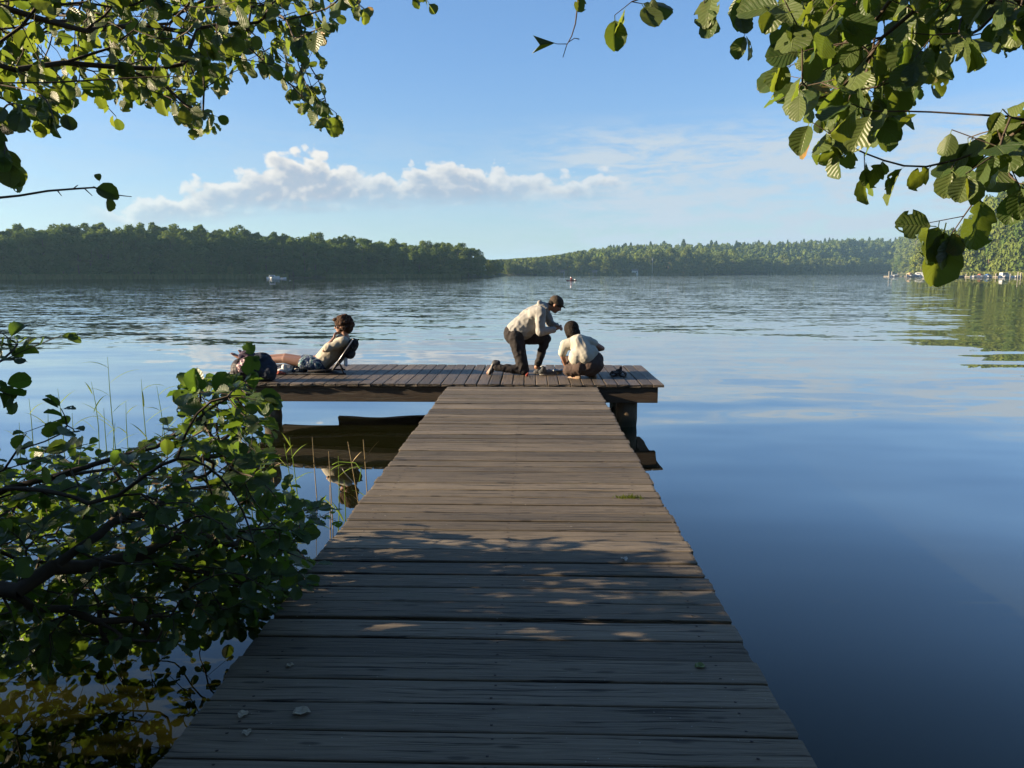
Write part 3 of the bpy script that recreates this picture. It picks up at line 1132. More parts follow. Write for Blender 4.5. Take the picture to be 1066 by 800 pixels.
dry_leaf(314, 742, .060, "largest curled dry leaf lying on the near boards", M_DRY, .2)
dry_leaf(253, 744, .042, "small grey dry leaf near the jetty's edge on the near boards", M_DRY, 1.4)
dry_leaf(257, 763, .034, "smallest dry leaf, nearest the camera on the boards", M_DRY, 2.0)
dry_leaf(302, 693, .030, "dry leaf crumb on the fourth board up from the near ones, by the left edge", M_DRY, .5)
dry_leaf(650, 583, .042, "thin white feather standing on a plank towards the jetty's right side", M_FEATHER, 1.9, "feather", .8)
dry_leaf(729, 694, .045, "green-brown leaf lying on the boards near the right edge", simple("green_leaf_litter", (.10, .13, .03), .6), .3)
mb = MB()
p = on(655, 518, DECK + .004)
rr = random.Random(3)
for i in range(90):
    a = rr.uniform(0, 6.28); q = rr.gauss(0, .026)
    bx, by = p.x + q * 1.6, p.y + rr.gauss(0, .012)
    h_ = rr.uniform(.01, .03)
    mb.add([(bx - .003, by, p.z - .006), (bx + .003, by, p.z - .006), (bx + math.cos(a) * .012, by + math.sin(a) * .012, p.z + h_)], [(0, 1, 2)], 0, None, rr.random())
tag(mb.build("moss_tuft", M_MOSS), "yellow-green tuft of moss growing in a gap between the boards", "moss")

# ------------------------------------------------------------------ soft bodies: tapered limbs and ovals fused into one skin
def lathe_capsule(p0, p1, r0, r1, n=16):
    p0 = Vector(p0); p1 = Vector(p1)
    d = p1 - p0
    L = d.length
    q = d.to_track_quat('Z', 'Y') if L > 1e-6 else Vector((0, 0, 1)).to_track_quat('Z', 'Y')
    prof = []
    for k in range(0, 6):
        t_ = -math.pi / 2 + k * math.pi / 2 / 5
        prof.append((r0 * math.cos(t_), r0 * math.sin(t_)))
    for k in range(0, 6):
        t_ = k * math.pi / 2 / 5
        prof.append((r1 * math.cos(t_), L + r1 * math.sin(t_)))
    vs = []; fs = []
    for (r_, z_) in prof:
        for k in range(n):
            a = 2 * math.pi * k / n
            vs.append(p0 + q @ Vector((max(r_, 1e-4) * math.cos(a), max(r_, 1e-4) * math.sin(a), z_)))
    for i in range(len(prof) - 1):
        for k in range(n):
            k2 = (k + 1) % n
            fs.append((i * n + k, i * n + k2, (i + 1) * n + k2, (i + 1) * n + k))
    fs.append(tuple(reversed(range(n)))); fs.append(tuple((len(prof) - 1) * n + k for k in range(n)))
    return vs, fs


def oval(c, r, fwd=(1, 0, 0), up=(0, 0, 1), n=18):
    """oval with radii r along forward, side and up"""
    f = Vector(fwd).normalized(); u = Vector(up); u = (u - f * u.dot(f)).normalized(); s_ = u.cross(f)
    c = Vector(c)
    vs = []; fs = []
    m_ = n // 2
    for i in range(m_ + 1):
        t_ = -math.pi / 2 + math.pi * i / m_
        for k in range(n):
            a = 2 * math.pi * k / n
            cr = max(math.cos(t_), 1e-3)
            vs.append(c + f * (r[0] * cr * math.cos(a)) + s_ * (r[1] * cr * math.sin(a)) + u * (r[2] * math.sin(t_)))
    for i in range(m_):
        for k in range(n):
            k2 = (k + 1) % n
            fs.append((i * n + k, i * n + k2, (i + 1) * n + k2, (i + 1) * n + k))
    fs.append(tuple(reversed(range(n)))); fs.append(tuple(m_ * n + k for k in range(n)))
    return vs, fs


def fuse(name, shapes, mat, parent, voxel=0.010, smooth=4, wrinkle=0.0, wscale=14.0, stretch=(1, 1, 1), cut=None, seed=0.0):
    mb = MB()
    for s_ in shapes:
        if s_[0] == 'c': v, f = lathe_capsule(*s_[1:])
        elif s_[0] == 'o': v, f = oval(*s_[1:])
        mb.add(v, f)
    me = np_mesh(name, mb.v, mb.f)
    o = bpy.data.objects.new(name, me)
    COL.objects.link(o)
    r_ = o.modifiers.new("r", 'REMESH'); r_.mode = 'VOXEL'; r_.voxel_size = voxel; r_.use_smooth_shade = True
    if smooth:
        s2 = o.modifiers.new("s", 'SMOOTH'); s2.factor = 0.5; s2.iterations = smooth
    dg = bpy.context.evaluated_depsgraph_get()
    me2 = bpy.data.meshes.new_from_object(o.evaluated_get(dg))
    bpy.data.objects.remove(o)
    bpy.data.meshes.remove(me)
    if cut:
        bm = bmesh.new(); bm.from_mesh(me2)
        for (co, no) in cut:      # keeps the side the normal points away from
            bmesh.ops.bisect_plane(bm, geom=bm.verts[:] + bm.edges[:] + bm.faces[:], plane_co=co, plane_no=no, clear_outer=True)
        bm.to_mesh(me2); bm.free()
    if wrinkle > 0:
        n = len(me2.vertices)
        co = np.empty(n * 3); me2.vertices.foreach_get('co', co); co = co.reshape(-1, 3)
        no = np.empty(n * 3); me2.vertices.foreach_get('normal', no); no = no.reshape(-1, 3)
        for i in range(n):
            p = Vector((co[i, 0] * stretch[0] * wscale + seed, co[i, 1] * stretch[1] * wscale, co[i, 2] * stretch[2] * wscale))
            k = mnoise.noise(p) + .5 * mnoise.noise(p * 2.1)
            k = -abs(k) * 1.6 + .45
            co[i] += no[i] * k * wrinkle
        me2.vertices.foreach_set('co', co.ravel())
    me2.name = name
    me2.polygons.foreach_set('use_smooth', np.ones(len(me2.polygons), dtype=bool))
    me2.update()
    return link_mesh(name, me2, parent, mat)


def skin_mat(name, c):
    m_, nt, out = new_mat(name)
    tcn = nt.node('ShaderNodeTexCoord')
    n1 = nt.noise(tcn.outputs['Object'], 9.0, 3, .5)
    col = nt.mix(n1, c4(c), c4((c[0] * 1.12, c[1] * .92, c[2] * .88)))
    b = principled(nt, out, col, 0.5, 0.4)
    b.inputs['Subsurface Weight'].default_value = 0.12
    b.inputs['Subsurface Radius'].default_value = (.02, .008, .004)
    b.inputs['Subsurface Scale'].default_value = 0.5
    return m_


SKIN = skin_mat("skin", (0.27, 0.165, 0.12))
SKIN2 = skin_mat("skin_tan", (0.22, 0.12, 0.072))


def cloth(name, c, var=.12, rough=.9, bump=.0015, scale=60):
    return simple(name, c, rough, var, scale, bump, .2)


HAIRD = simple("dark_hair", (0.010, 0.007, 0.005), .8, .5, 90, .004, .15)
HAIRB = simple("brown_curly_hair", (0.040, 0.020, 0.011), .8, .7, 60, .008, .15)


def head_shapes(c, fwd, up, k=1.0):
    c = Vector(c); f = Vector(fwd).normalized(); u = Vector(up); u = (u - f * u.dot(f)).normalized(); s_ = u.cross(f)
    W_ = lambda a, b, d: c + (f * a + s_ * b + u * d) * k
    sh = [('o', W_(-.012, 0, .020), (.098 * k, .076 * k, .100 * k), f, u),
          ('o', W_(.022, 0, -.045), (.068 * k, .056 * k, .068 * k), f, u),
          ('c', W_(.060, 0, -.088), W_(.056, 0, -.080), .022 * k, .024 * k),          # chin
          ('c', W_(.082, 0, .012), W_(.103, 0, -.022), .009 * k, .014 * k),            # nose
          ('c', W_(.080, -.028, .022), W_(.080, .028, .022), .013 * k, .013 * k),      # brow
          ('c', W_(.083, -.018, -.052), W_(.083, .018, -.052), .009 * k, .009 * k),    # lips
          ('o', W_(.062, .036, -.018), (.022 * k, .022 * k, .020 * k), f, u),
          ('o', W_(.062, -.036, -.018), (.022 * k, .022 * k, .020 * k), f, u),
          ('o', W_(-.005, .078, -.010), (.018 * k, .008 * k, .030 * k), f, u),
          ('o', W_(-.005, -.078, -.010), (.018 * k, .008 * k, .030 * k), f, u)]
    return sh, W_


def hand_shapes(wrist, direction, palm_n, side=1, curl=.5, k=1.0):
    """palm, four unequal bent fingers and a thumb"""
    wv = Vector(wrist); d = Vector(direction).normalized(); n = Vector(palm_n); n = (n - d * n.dot(d)).normalized(); s_ = n.cross(d) * side
    sh = [('o', wv + d * .045 * k, (.052 * k, .040 * k, .016 * k), d, n)]
    for i, ln in enumerate((.068, .078, .072, .056)):
        b = wv + d * .080 * k + s_ * (-.030 + .020 * i) * k
        m1 = b + (d * math.cos(curl * .6) + n * math.sin(curl * .6)) * ln * .5 * k
        m2 = m1 + (d * math.cos(curl * 1.5) + n * math.sin(curl * 1.5)) * ln * .32 * k
        m3 = m2 + (d * math.cos(curl * 2.3) + n * math.sin(curl * 2.3)) * ln * .25 * k
        sh += [('c', b, m1, .0092 * k, .0085 * k), ('c', m1, m2, .0085 * k, .0078 * k), ('c', m2, m3, .0078 * k, .0068 * k)]
    b = wv + d * .022 * k - s_ * .030 * k
    m1 = b + (d * .6 - s_ * .75 + n * .25).normalized() * .036 * k
    m2 = m1 + (d * .85 - s_ * .25 + n * .4).normalized() * .032 * k
    sh += [('c', b, m1, .013 * k, .011 * k), ('c', m1, m2, .011 * k, .008 * k)]
    return sh


def shoe(name, parent, heel, toe, up, mat, sole_mat, wd=.048):
    heel = Vector(heel); toe = Vector(toe); u = Vector(up).normalized(); d = (toe - heel).normalized()
    L = (toe - heel).length
    o = fuse(name, [('o', heel + d * L * .22 + u * .05, (L * .27, wd * .85, .052), d, u), ('o', heel + d * L * .60 + u * .034, (L * .36, wd, .036), d, u),
                    ('o', heel + d * L * .82 + u * .028, (L * .20, wd * .92, .030), d, u), ('c', heel + d * L * .2 + u * .06, heel + d * L * .24 + u * .095, .042, .040)],
             mat, parent, .009, 3, .002, 40)
    fuse("sole", [('o', heel + d * L * .28 + u * .008, (L * .28, wd * .92, .016), d, u), ('o', heel + d * L * .66 + u * .008, (L * .35, wd * 1.06, .016), d, u)],
         sole_mat, o, .009, 1)
    o_ = [c for c in o.children][0]
    o_.matrix_parent_inverse = Matrix.Identity(4)
    return o


# ------------------------------------------------------------------ kneeling person in the pale hooded top
YM = on(540, 391).y
M = lambda px, py, dy=0.0: at(px, py, YM + dy)
man = thing("person", "kneeling person in a pale grey hooded top and dark cap, hands held out", "person",
            (M(545, 388).x, YM, DECK + .024))
hc = M(578.5, 317.5)
hf = Vector((.80, .0, -.62)); hu = Vector((.62, 0, .80))
hs, HW = head_shapes(hc, hf, hu, 1.0)
nb = M(567.5, 320.5)
sh = list(hs)
sh += [('c', nb, HW(-.03, 0, -.05), .062, .056),
       ('c', M(556, 331, 0), nb, .085, .060), ('c', M(538, 347), M(556, 331), .10, .095),
       ('c', M(562.5, 324.5, -.17), M(562.5, 345, -.20), .050, .040), ('c', M(562.5, 345, -.20), M(577, 343.5, -.10), .038, .028),
       ('c', M(566, 322, .17), M(573, 337, .22), .050, .040), ('c', M(573, 337, .22), M(579.5, 339, .10), .038, .028),
       ('c', M(537, 351, -.09), M(545, 384.5, -.11), .088, .058), ('c', M(545, 384.5, -.11), M(513, 382.5, -.09), .052, .036),
       ('c', M(538, 351, .09), M(568, 353, .12), .088, .060), ('c', M(568, 353, .12), M(558.5, 382.5, .10), .052, .036),
       ('c', M(558.5, 382.5, .10), M(572, 389, .11), .036, .026), ('c', M(513, 382.5, -.09), M(508, 388.5, -.08), .034, .026)]
sh += hand_shapes(M(577, 343.5, -.10), (M(584, 342, -.02) - M(577, 343.5, -.10)), (0, .3, .8), 1, .6, 1.0)
sh += hand_shapes(M(579.5, 339, .10), (M(584, 340.5, .0) - M(579.5, 339, .10)), (0, -.3, -.8), 1, .6, 1.0)
fuse("body", sh, SKIN2, man, .0075, 2)
TOP = cloth("pale_grey_sweatshirt", (0.250, 0.245, 0.232), .08)
sh = [('c', M(537, 345), M(553, 331), .150, .158), ('c', M(553, 331), M(565, 321.5), .158, .100),
      ('c', M(556, 327, -.10), M(562.5, 324.5, -.165), .105, .078), ('c', M(558, 325, .10), M(566, 322, .165), .105, .078),
      ('c', M(562.5, 324.5, -.17), M(562.5, 345.5, -.20), .080, .066), ('c', M(562.5, 345.5, -.20), M(576, 343.6, -.11), .064, .046),
      ('c', M(566, 322, .17), M(573, 337, .22), .078, .062), ('c', M(573, 337, .22), M(579, 338.8, .11), .058, .042),
      ('c', M(544, 344, 0), M(556, 338, 0), .150, .130),
      ('o', M(559, 334, 0), (.12, .15, .12), (1, 0, 0), (0, 0, 1)),
      # the hood bunched behind the neck
      ('c', M(562, 315.5, -.06), M(562, 315.5, .06), .036, .036), ('c', M(562, 316, -.06), M(569, 321, -.075), .034, .030), ('c', M(562, 316, .06), M(569, 321, .075), .034, .030)]
fuse("hooded_top", sh, TOP, man, .010, 3, .012, 9, (1, 1, 1), None, 3.3)
TR = cloth("dark_trousers", (0.022, 0.019, 0.019), .25)
sh = [('o', M(535.5, 349), (.155, .165, .150), (1, 0, .5), (0, 0, 1)),
      ('c', M(537, 351, -.085), M(545, 385, -.11), .118, .080), ('c', M(545, 385, -.11), M(517, 383, -.095), .074, .054),
      ('c', M(538, 351, .085), M(568, 353, .12), .115, .080), ('c', M(568, 353, .12), M(560, 378.5, .105), .076, .056),
      ('c', M(534, 347, 0), M(540, 344, 0), .135, .135)]
fuse("trousers", sh, TR, man, .010, 3, .014, 8, (1, 1, 1), None, 8.0)
CAPM = cloth("dark_brown_cap", (0.050, 0.038, 0.028), .25)
fuse("cap", [('o', HW(-.014, 0, .042), (.112, .088, .092), hf, hu), ('o', HW(.085, 0, .050), (.060, .070, .010), hf + hu * -.1, hu)], CAPM, man, .007, 2, .002, 30)
fuse("hair", [('o', HW(-.058, 0, -.012), (.055, .076, .062), hf, hu)], HAIRD, man, .007, 1, .004, 60)
SH1 = simple("dark_trainer", (0.030, 0.030, 0.034), .7, .5, 40)
SOLE = simple("pale_sole", (0.20, 0.19, 0.175), .8, .2, 40)
shoe("shoe", man, M(556, 391.2, .10), M(575, 391.4, .12), (0, 0, 1), SH1, SOLE)
shoe("shoe", man, M(513.5, 377.0, -.09), M(507.2, 391.0, -.08), (.92, 0, .38), SH1, SOLE)

# ------------------------------------------------------------------ crouching person in the cream T-shirt
YC = on(605, 397.5).y + .12
K = lambda px, py, dy=0.0: at(px, py, YC + dy)
kid = thing("person", "dark-haired person in a cream T-shirt crouching with back turned on the platform", "person", (K(606, 392).x, YC, DECK + .024))
hf = Vector((-.45, .62, -.64)); hu = Vector((-.25, .55, .80))
hs, HW = head_shapes(K(594.5, 345, .22), hf, hu, .96)
sh = list(hs)
sh += [('c', K(599, 352, .13), HW(-.03, 0, -.06), .050, .048),
       ('c', K(610, 373, .05), K(602, 359, .12), .085, .085), ('c', K(602, 359, .12), K(599, 352, .13), .075, .055),
       ('c', K(613.5, 355, .12), K(627, 363, .15), .046, .036), ('c', K(627, 363, .15), K(611, 367, .38), .035, .026),
       ('c', K(588.5, 358, .10), K(585.5, 371, .10), .046, .036), ('c', K(585.5, 371, .10), K(590, 384, .22), .035, .024),
       ('c', K(604, 381, .0), K(589, 375, .42), .085, .058), ('c', K(589, 375, .42), K(599, 393, .06), .056, .036),
       ('c', K(620, 379, .02), K(609, 371, .50), .090, .060), ('c', K(609, 371, .50), K(617, 392.5, .14), .056, .036),
       ('c', K(599, 393, .06), K(592, 394.5, .22), .034, .026), ('c', K(617, 392.5, .14), K(612, 393, .32), .034, .026)]
sh += hand_shapes(K(611, 367, .38), (-.6, .5, -.4), (0, 0, -1), 1, .6, .9)
sh += hand_shapes(K(590, 384, .22), (.3, .5, -.6), (1, 0, 0), 1, .7, .9)
fuse("body", sh, SKIN, kid, .0075, 2)
TS = cloth("cream_tshirt", (0.35, 0.335, 0.285), .05)
sh = [('c', K(609, 371, .02), K(602, 358, .09), .150, .138), ('c', K(602, 358, .09), K(599.5, 352.5, .12), .135, .070),
      ('c', K(597, 358, .10), K(588.5, 359, .10), .098, .072), ('c', K(605, 356, .12), K(613, 355.5, .12), .098, .072),
      ('c', K(588.5, 359, .10), K(585.8, 367.5, .10), .070, .064), ('c', K(613, 355.5, .12), K(618.5, 358, .135), .066, .060),
      ('o', K(601, 372, .00), (.125, .11, .13), (1, 0, 0), (0, 0, 1)), ('c', K(597.5, 376.5, -.02), K(608, 371, .0), .055, .10),
       ('c', K(604, 373, .03), K(614, 368.5, .07), .13, .125)]
fuse("t_shirt", sh, TS, kid, .009, 3, .009, 8, (1, 1, .6), None, 21.0)
LG = cloth("dark_brown_trousers", (0.060, 0.042, 0.036), .2)
sh = [('o', K(613.5, 380.5, .05), (.190, .17, .160), (1, 0, .1), (0, 0, 1)), ('o', K(620, 375, .10), (.115, .14, .13), (1, 0, 0), (0, 0, 1)),
      ('c', K(604, 382, .0), K(590, 376, .42), .118, .078), ('c', K(590, 376, .42), K(598, 390.5, .10), .074, .058),
      ('c', K(620, 380, .02), K(610, 372, .50), .120, .080), ('c', K(610, 372, .50), K(616, 389.5, .18), .074, .056),
      ('c', K(592, 385.5, .06), K(604, 384, .0), .085, .095)]
fuse("trousers", sh, LG, kid, .010, 3, .010, 9, (1, 1, 1), None, 5.0)
fuse("hair", [('o', HW(-.030, 0, .030), (.116, .106, .112), hf, hu), ('o', HW(-.055, .0, -.050), (.070, .102, .095), hf, hu), ('c', HW(.015, -.070, .0), HW(.02, -.072, -.10), .030, .020),
              ('c', HW(.015, .070, .0), HW(.03, .07, -.10), .030, .020)], HAIRD, kid, .007, 2, .005, 34)
SH2 = simple("tan_shoe", (0.20, 0.135, 0.085), .7, .3, 40)
shoe("shoe", kid, K(604, 397.0, -.02), K(591, 396.0, .20), (0, 0, 1), SH2, SOLE, .044)
shoe("shoe", kid, K(620, 396.2, .06), K(612, 394.5, .30), (0, 0, 1), SH2, SOLE, .044)

# ------------------------------------------------------------------ lounging person in the low chair
YL = on(330, 389.5).y
Q = lambda px, py, dy=0.0: at(px, py, YL + dy)
lou = thing("person", "curly-haired person in sunglasses and patterned shorts leaning back in the low chair", "person",
            (Q(335, 388).x, YL, DECK + .024))
hf = Vector((-.97, -.12, -.10)); hu = Vector((.10, 0, 1))
hs, HW = head_shapes(Q(355.5, 339.5), hf, hu, .98)
sh = list(hs)
wrn = Q(347.5, 353.0, -.09)
sh += [('c', Q(359.5, 351.5), HW(-.03, 0, -.06), .056, .054),
       ('c', Q(333, 378.5), Q(346, 366), .12, .125), ('c', Q(346, 366), Q(358.5, 353.5), .125, .080),
       ('c', Q(357.5, 355.5, -.17), Q(338, 364.5, -.22), .048, .040), ('c', Q(338, 364.5, -.22), wrn, .038, .027),
       ('c', Q(359.5, 354.5, .17), Q(344, 366, .24), .048, .038), ('c', Q(344, 366, .24), Q(330, 371, .12), .036, .026),
       ('c', Q(330, 380, -.09), Q(296, 374.5, -.10), .088, .058), ('c', Q(296, 374.5, -.10), Q(260, 376.5, -.08), .055, .036),
       ('c', Q(331, 379, .09), Q(297, 372, .09), .088, .058), ('c', Q(297, 372, .09), Q(258, 373.5, .06), .055, .036),
       ('c', Q(260, 376.5, -.08), Q(256, 377.5, -.08), .040, .036), ('c', Q(257, 377.5, -.08), Q(250.5, 366.5, -.09), .034, .024),
       ('c', Q(258, 373.5, .06), Q(254, 375, .06), .040, .036), ('c', Q(254, 375, .06), Q(243, 369, .07), .034, .024)]
for i in range(5):
    b0 = Q(250.5, 366.5, -.09) + Vector((0, -.034 + .017 * i, 0)); sh.append(('c', b0, b0 + Vector((-.022, 0, .026)), .012, .009))
    b0 = Q(243, 369, .07) + Vector((0, -.034 + .017 * i, 0)); sh.append(('c', b0, b0 + Vector((-.030, 0, .016)), .012, .009))
sh += hand_shapes(wrn, (HW(.10, -.02, -.06) - wrn), (1, .2, 0), 1, .9, .95)
sh += hand_shapes(Q(330, 371, .12), (-.9, -.4, -.1), (0, 0, -1), 1, .5, 1.0)
fuse("body", sh, SKIN, lou, .0075, 2)
TS2 = cloth("pale_tshirt", (0.33, 0.305, 0.245), .06)
sh = [('c', Q(337, 376), Q(346, 366), .142, .150), ('c', Q(346, 366), Q(357, 355), .150, .105),
      ('c', Q(352, 359, -.1), Q(357.5, 355.5, -.165), .10, .078), ('c', Q(353, 358, .1), Q(359.5, 354.5, .165), .10, .078),
      ('c', Q(357.5, 355.5, -.17), Q(341, 363, -.215), .076, .062), ('c', Q(359.5, 354.5, .17), Q(348, 363.5, .225), .074, .060)]
fuse("t_shirt", sh, TS2, lou, .009, 3, .009, 8, (1, 1, 1), None, 40.0)
m_, nt, out = new_mat("patterned_shorts")
tcn = nt.node('ShaderNodeTexCoord')
n1 = nt.noise(nt.map(tcn.outputs['Object'], (1, 1, 1)), 13.0, 3, .5)
colr = nt.ramp(n1, [(0.0, (.03, .045, .09)), (.44, (.05, .07, .13)), (.50, (.26, .30, .30)), (.56, (.07, .16, .17)), (.62, (.03, .045, .085)), (1.0, (.28, .28, .26))], 'CONSTANT')
principled(nt, out, colr, .9, .2)
sh = [('o', Q(332.5, 379.5), (.150, .17, .125), (1, 0, -.2), (0, 0, 1)), ('c', Q(330, 380, -.09), Q(317, 378, -.10), .108, .100), ('c', Q(331, 379, .09), Q(318, 376, .095), .108, .100)]
fuse("shorts", sh, m_, lou, .009, 3, .010, 10, (1, 1, 1), None, 2.0)
# mop of curls
rr = random.Random(9)
cur = [('o', HW(-.030, 0, .062), (.125, .110, .092), hf, hu), ('o', HW(-.095, 0, -.020), (.080, .105, .105), hf, hu), ('o', HW(.075, 0, .105), (.045, .07, .030), hf, hu)]
for i in range(130):
    th = rr.uniform(0, 6.28); ph = rr.uniform(-.9, 1.5)
    a = Vector((math.cos(ph) * math.cos(th), math.cos(ph) * math.sin(th), math.sin(ph)))
    if a.x > .45 and a.z < .45: continue
    c_ = HW(-.048 + a.x * .130, a.y * .115, .030 + a.z * .120)
    cur.append(('o', c_, tuple(rr.uniform(.018, .034) for _ in range(3)), (rr.random(), rr.random(), .2), (0, .1, 1)))
fuse("hair", cur, HAIRB, lou, .007, 1, .006, 45)
gl = MB()
for sgn in (-1, 1):
    v, f = oval(HW(.088, sgn * .032, .006), (.006, .026, .020), hf, hu); gl.add(v, f)
    gl.tube([HW(.088, sgn * .056, .012), HW(.04, sgn * .080, .012), HW(-.01, sgn * .082, .008)], .0035, 6)
gl.tube([HW(.094, -.012, .012), HW(.094, .012, .012)], .004, 6)
gl.build("sunglasses", simple("black_glasses", (.01, .01, .012), .15, .1, 10, 0, .6), lou, True)
for (P_, w_) in ((man, M),):
    pass


# ------------------------------------------------------------------ low chair
BLK = cloth("black_canvas", (0.016, 0.015, 0.017), .3)
MET = simple("pale_metal_tube", (0.32, 0.31, 0.30), .35, .1, 20, 0, .5, .7)
ch = thing("beach_chair", "low folding chair with black fabric back under the lounging person", "chair", (Q(340, 388).x, YL, DECK + .024))


def panel(name, a0, a1, b0, b1, thick, mat, parent, sag=.03, n=10):
    """fabric panel between two rails a0-a1 and b0-b1, sagging in the middle"""
    a0, a1, b0, b1 = map(Vector, (a0, a1, b0, b1))
    nrm = ((a1 - a0).cross(b0 - a0)).normalized()
    vs = []; fs = []
    for i in range(n + 1):
        for j in range(n + 1):
            s_, t_ = i / n, j / n
            p = (a0.lerp(a1, s_)).lerp(b0.lerp(b1, s_), t_)
            vs.append(p + nrm * (-sag * math.sin(math.pi * s_) * math.sin(math.pi * t_)))
    for i in range(n):
        for j in range(n):
            fs.append((i * (n + 1) + j, (i + 1) * (n + 1) + j, (i + 1) * (n + 1) + j + 1, i * (n + 1) + j + 1))
    mb = MB(); mb.add(vs, fs)
    o = mb.build(name, mat, parent, True)
    s2 = o.modifiers.new("t", 'SOLIDIFY'); s2.thickness = thick; s2.offset = 0
    return o


dn, df = -.27, .27
B0n, B0f, B1n, B1f = Q(345.5, 386, dn), Q(346, 386, df), Q(367.5, 353.5, dn), Q(368, 353.5, df)
panel("backrest", B0n, B1n, B0f, B1f, .012, BLK, ch, .05)
panel("seat", B0n, Q(321, 386.5, dn), B0f, Q(321, 386, df), .012, BLK, ch, .02)
for s_, (q0, q1, q2) in enumerate(((B0n, B1n, Q(321, 386.5, dn)), (B0f, B1f, Q(321, 386, df)))):
    mb = MB(); mb.tube([q0, q0.lerp(q1, .5), q1], .007, 8); mb.build("side_rail", MET, ch, True)
    mb = MB(); mb.tube([q2, q0], .011, 8); mb.build("seat_rail", BLK, ch, True)
mb = MB(); mb.tube([B1n, B1f], .011, 8); mb.build("top_rail", MET, ch, True)
for dd in (dn, df):
    b_ = Q(346, 386, dd)
    mb = MB(); mb.tube([(b_.x - .32, YL + dd, DECK + .035), (b_.x + .2, YL + dd, DECK + .035)], .012, 8); mb.build("foot_rail", BLK, ch, True)
    mb = MB(); mb.tube([Q(352, 376, dd), (b_.x + .17, YL + dd, DECK + .035)], .010, 8); mb.build("strut", BLK, ch, True)

# bag hung over the back of the chair, bottle in its side pocket
bag = thing("shoulder_bag", "black soft bag hanging behind the low chair's back", "bag", tuple(Q(366, 374)))
fuse("pouch", [('o', Q(366.2, 360.5, -.02), (.085, .15, .125), (.75, 0, -.5), (.5, 0, .85)), ('o', Q(364.3, 368.5, -.02), (.075, .14, .075), (1, 0, 0), (0, 0, 1))], BLK, bag, .010, 3, .018, 10, (1, 1, 1), None, 7.7)
mb = MB(); mb.tube([Q(368, 355, -.08), Q(371, 354.5, -.04), Q(373.5, 353.2, 0), Q(371, 356.5, .02)], .008, 6); mb.build("strap", BLK, bag, True)
m_, nt, out = new_mat("pale_blue_bottle")
b = principled(nt, out, (.55, .68, .85), .15, .5); b.inputs['Transmission Weight'].default_value = .35
mb = MB()
p = Q(360, 379.5, -.10)
v, f = lathe_capsule(p, p + Vector((0, 0, .09)), .028, .028); mb.add(v, f)
v, f = lathe_capsule(p + Vector((0, 0, .10)), p + Vector((0, 0, .135)), .014, .013); mb.add(v, f)
tag(mb.build("bottle", m_, None, True), "pale blue bottle dangling below the black bag behind the chair", "bottle")

# ------------------------------------------------------------------ luggage and small things on the platform
NAVY = cloth("navy_canvas", (0.020, 0.026, 0.040), .3)
PLUM = cloth("plum_fabric", (0.050, 0.036, 0.060), .3)
YB = on(262, 398).y
B = lambda px, py, dy=0.0: at(px, py, YB + dy)

bp = thing("backpack", "large round navy backpack standing on the platform by the outstretched legs", "backpack", (B(275, 396).x, YB, DECK + .024))
fuse("pack_body", [('o', B(275.5, 384.5), (.170, .16, .185), (1, 0, 0), (.1, 0, 1)), ('o', B(275, 391), (.165, .15, .10), (1, 0, 0), (0, 0, 1)), ('o', B(273, 374), (.13, .13, .09), (1, 0, -.2), (0, 0, 1))],
     NAVY, bp, .010, 3, .016, 7, (1, 1, .6), None, 12.0)
fuse("front_pocket", [('o', B(279, 388, -.13), (.10, .05, .10), (1, 0, 0), (0, 0, 1))], NAVY, bp, .009, 2, .008, 12, (1, 1, 1), None, 3.0)
mb = MB(); mb.tube([B(268, 372, -.03), B(271, 367.5, -.03), B(276, 368, -.03), B(279, 373, -.03)], .010, 8); mb.build("handle", NAVY, bp, True)
mb = MB(); mb.tube([B(267, 376, -.14), B(263.5, 384, -.18), B(265, 392, -.16)], .014, 8); mb.build("strap", NAVY, bp, True)

b2 = thing("duffel_bag", "dark slumped bag at the end of the platform beside the navy backpack", "bag", (B(252, 396).x, YB, DECK + .024))
fuse("bag_body", [('o', B(252, 386), (.155, .15, .175), (1, 0, 0), (-.15, 0, 1)), ('o', B(249, 391), (.15, .14, .11), (1, 0, 0), (0, 0, 1))], cloth("black_nylon", (.020, .018, .024), .3, .6), b2, .010, 3, .020, 8, (1, 1, 1), None, 31.0)
mb = MB(); mb.tube([B(246, 379, -.10), B(249, 373.5, -.10), B(254, 374, -.10), B(257, 379, -.10)], .010, 8); mb.build("handle", BLK, b2, True)
m_, nt, out = new_mat("plaid_cloth")
tcn = nt.node('ShaderNodeTexCoord')
ox, oy, oz = nt.sep(tcn.outputs['Object'])
s1 = nt.smooth(nt.m('SINE', nt.m('MULTIPLY', nt.m('ADD', ox, nt.m('MULTIPLY', oz, .6)), 90)), .72, .85)
s2 = nt.smooth(nt.m('SINE', nt.m('MULTIPLY', nt.m('SUBTRACT', oz, nt.m('MULTIPLY', ox, .5)), 80)), .72, .85)
colr = nt.mix(nt.m('MAXIMUM', s1, s2), c4((.13, .085, .11)), c4((.50, .38, .38)))
principled(nt, out, colr, .9, .2)
tag(fuse("garment", [('o', B(257, 377.5, -.10), (.13, .09, .075), (1, 0, .5), (0, 0, 1)), ('o', B(252, 382, -.12), (.07, .07, .085), (1, 0, 0), (0, 0, 1)), ('o', B(264, 376, -.10), (.08, .07, .06), (1, 0, 0), (0, 0, 1))],
         m_, None, .009, 3, .016, 11, (1, 1, 1), None, 9.0), "pinkish checked shirt crumpled over the dark slumped bag", "shirt")
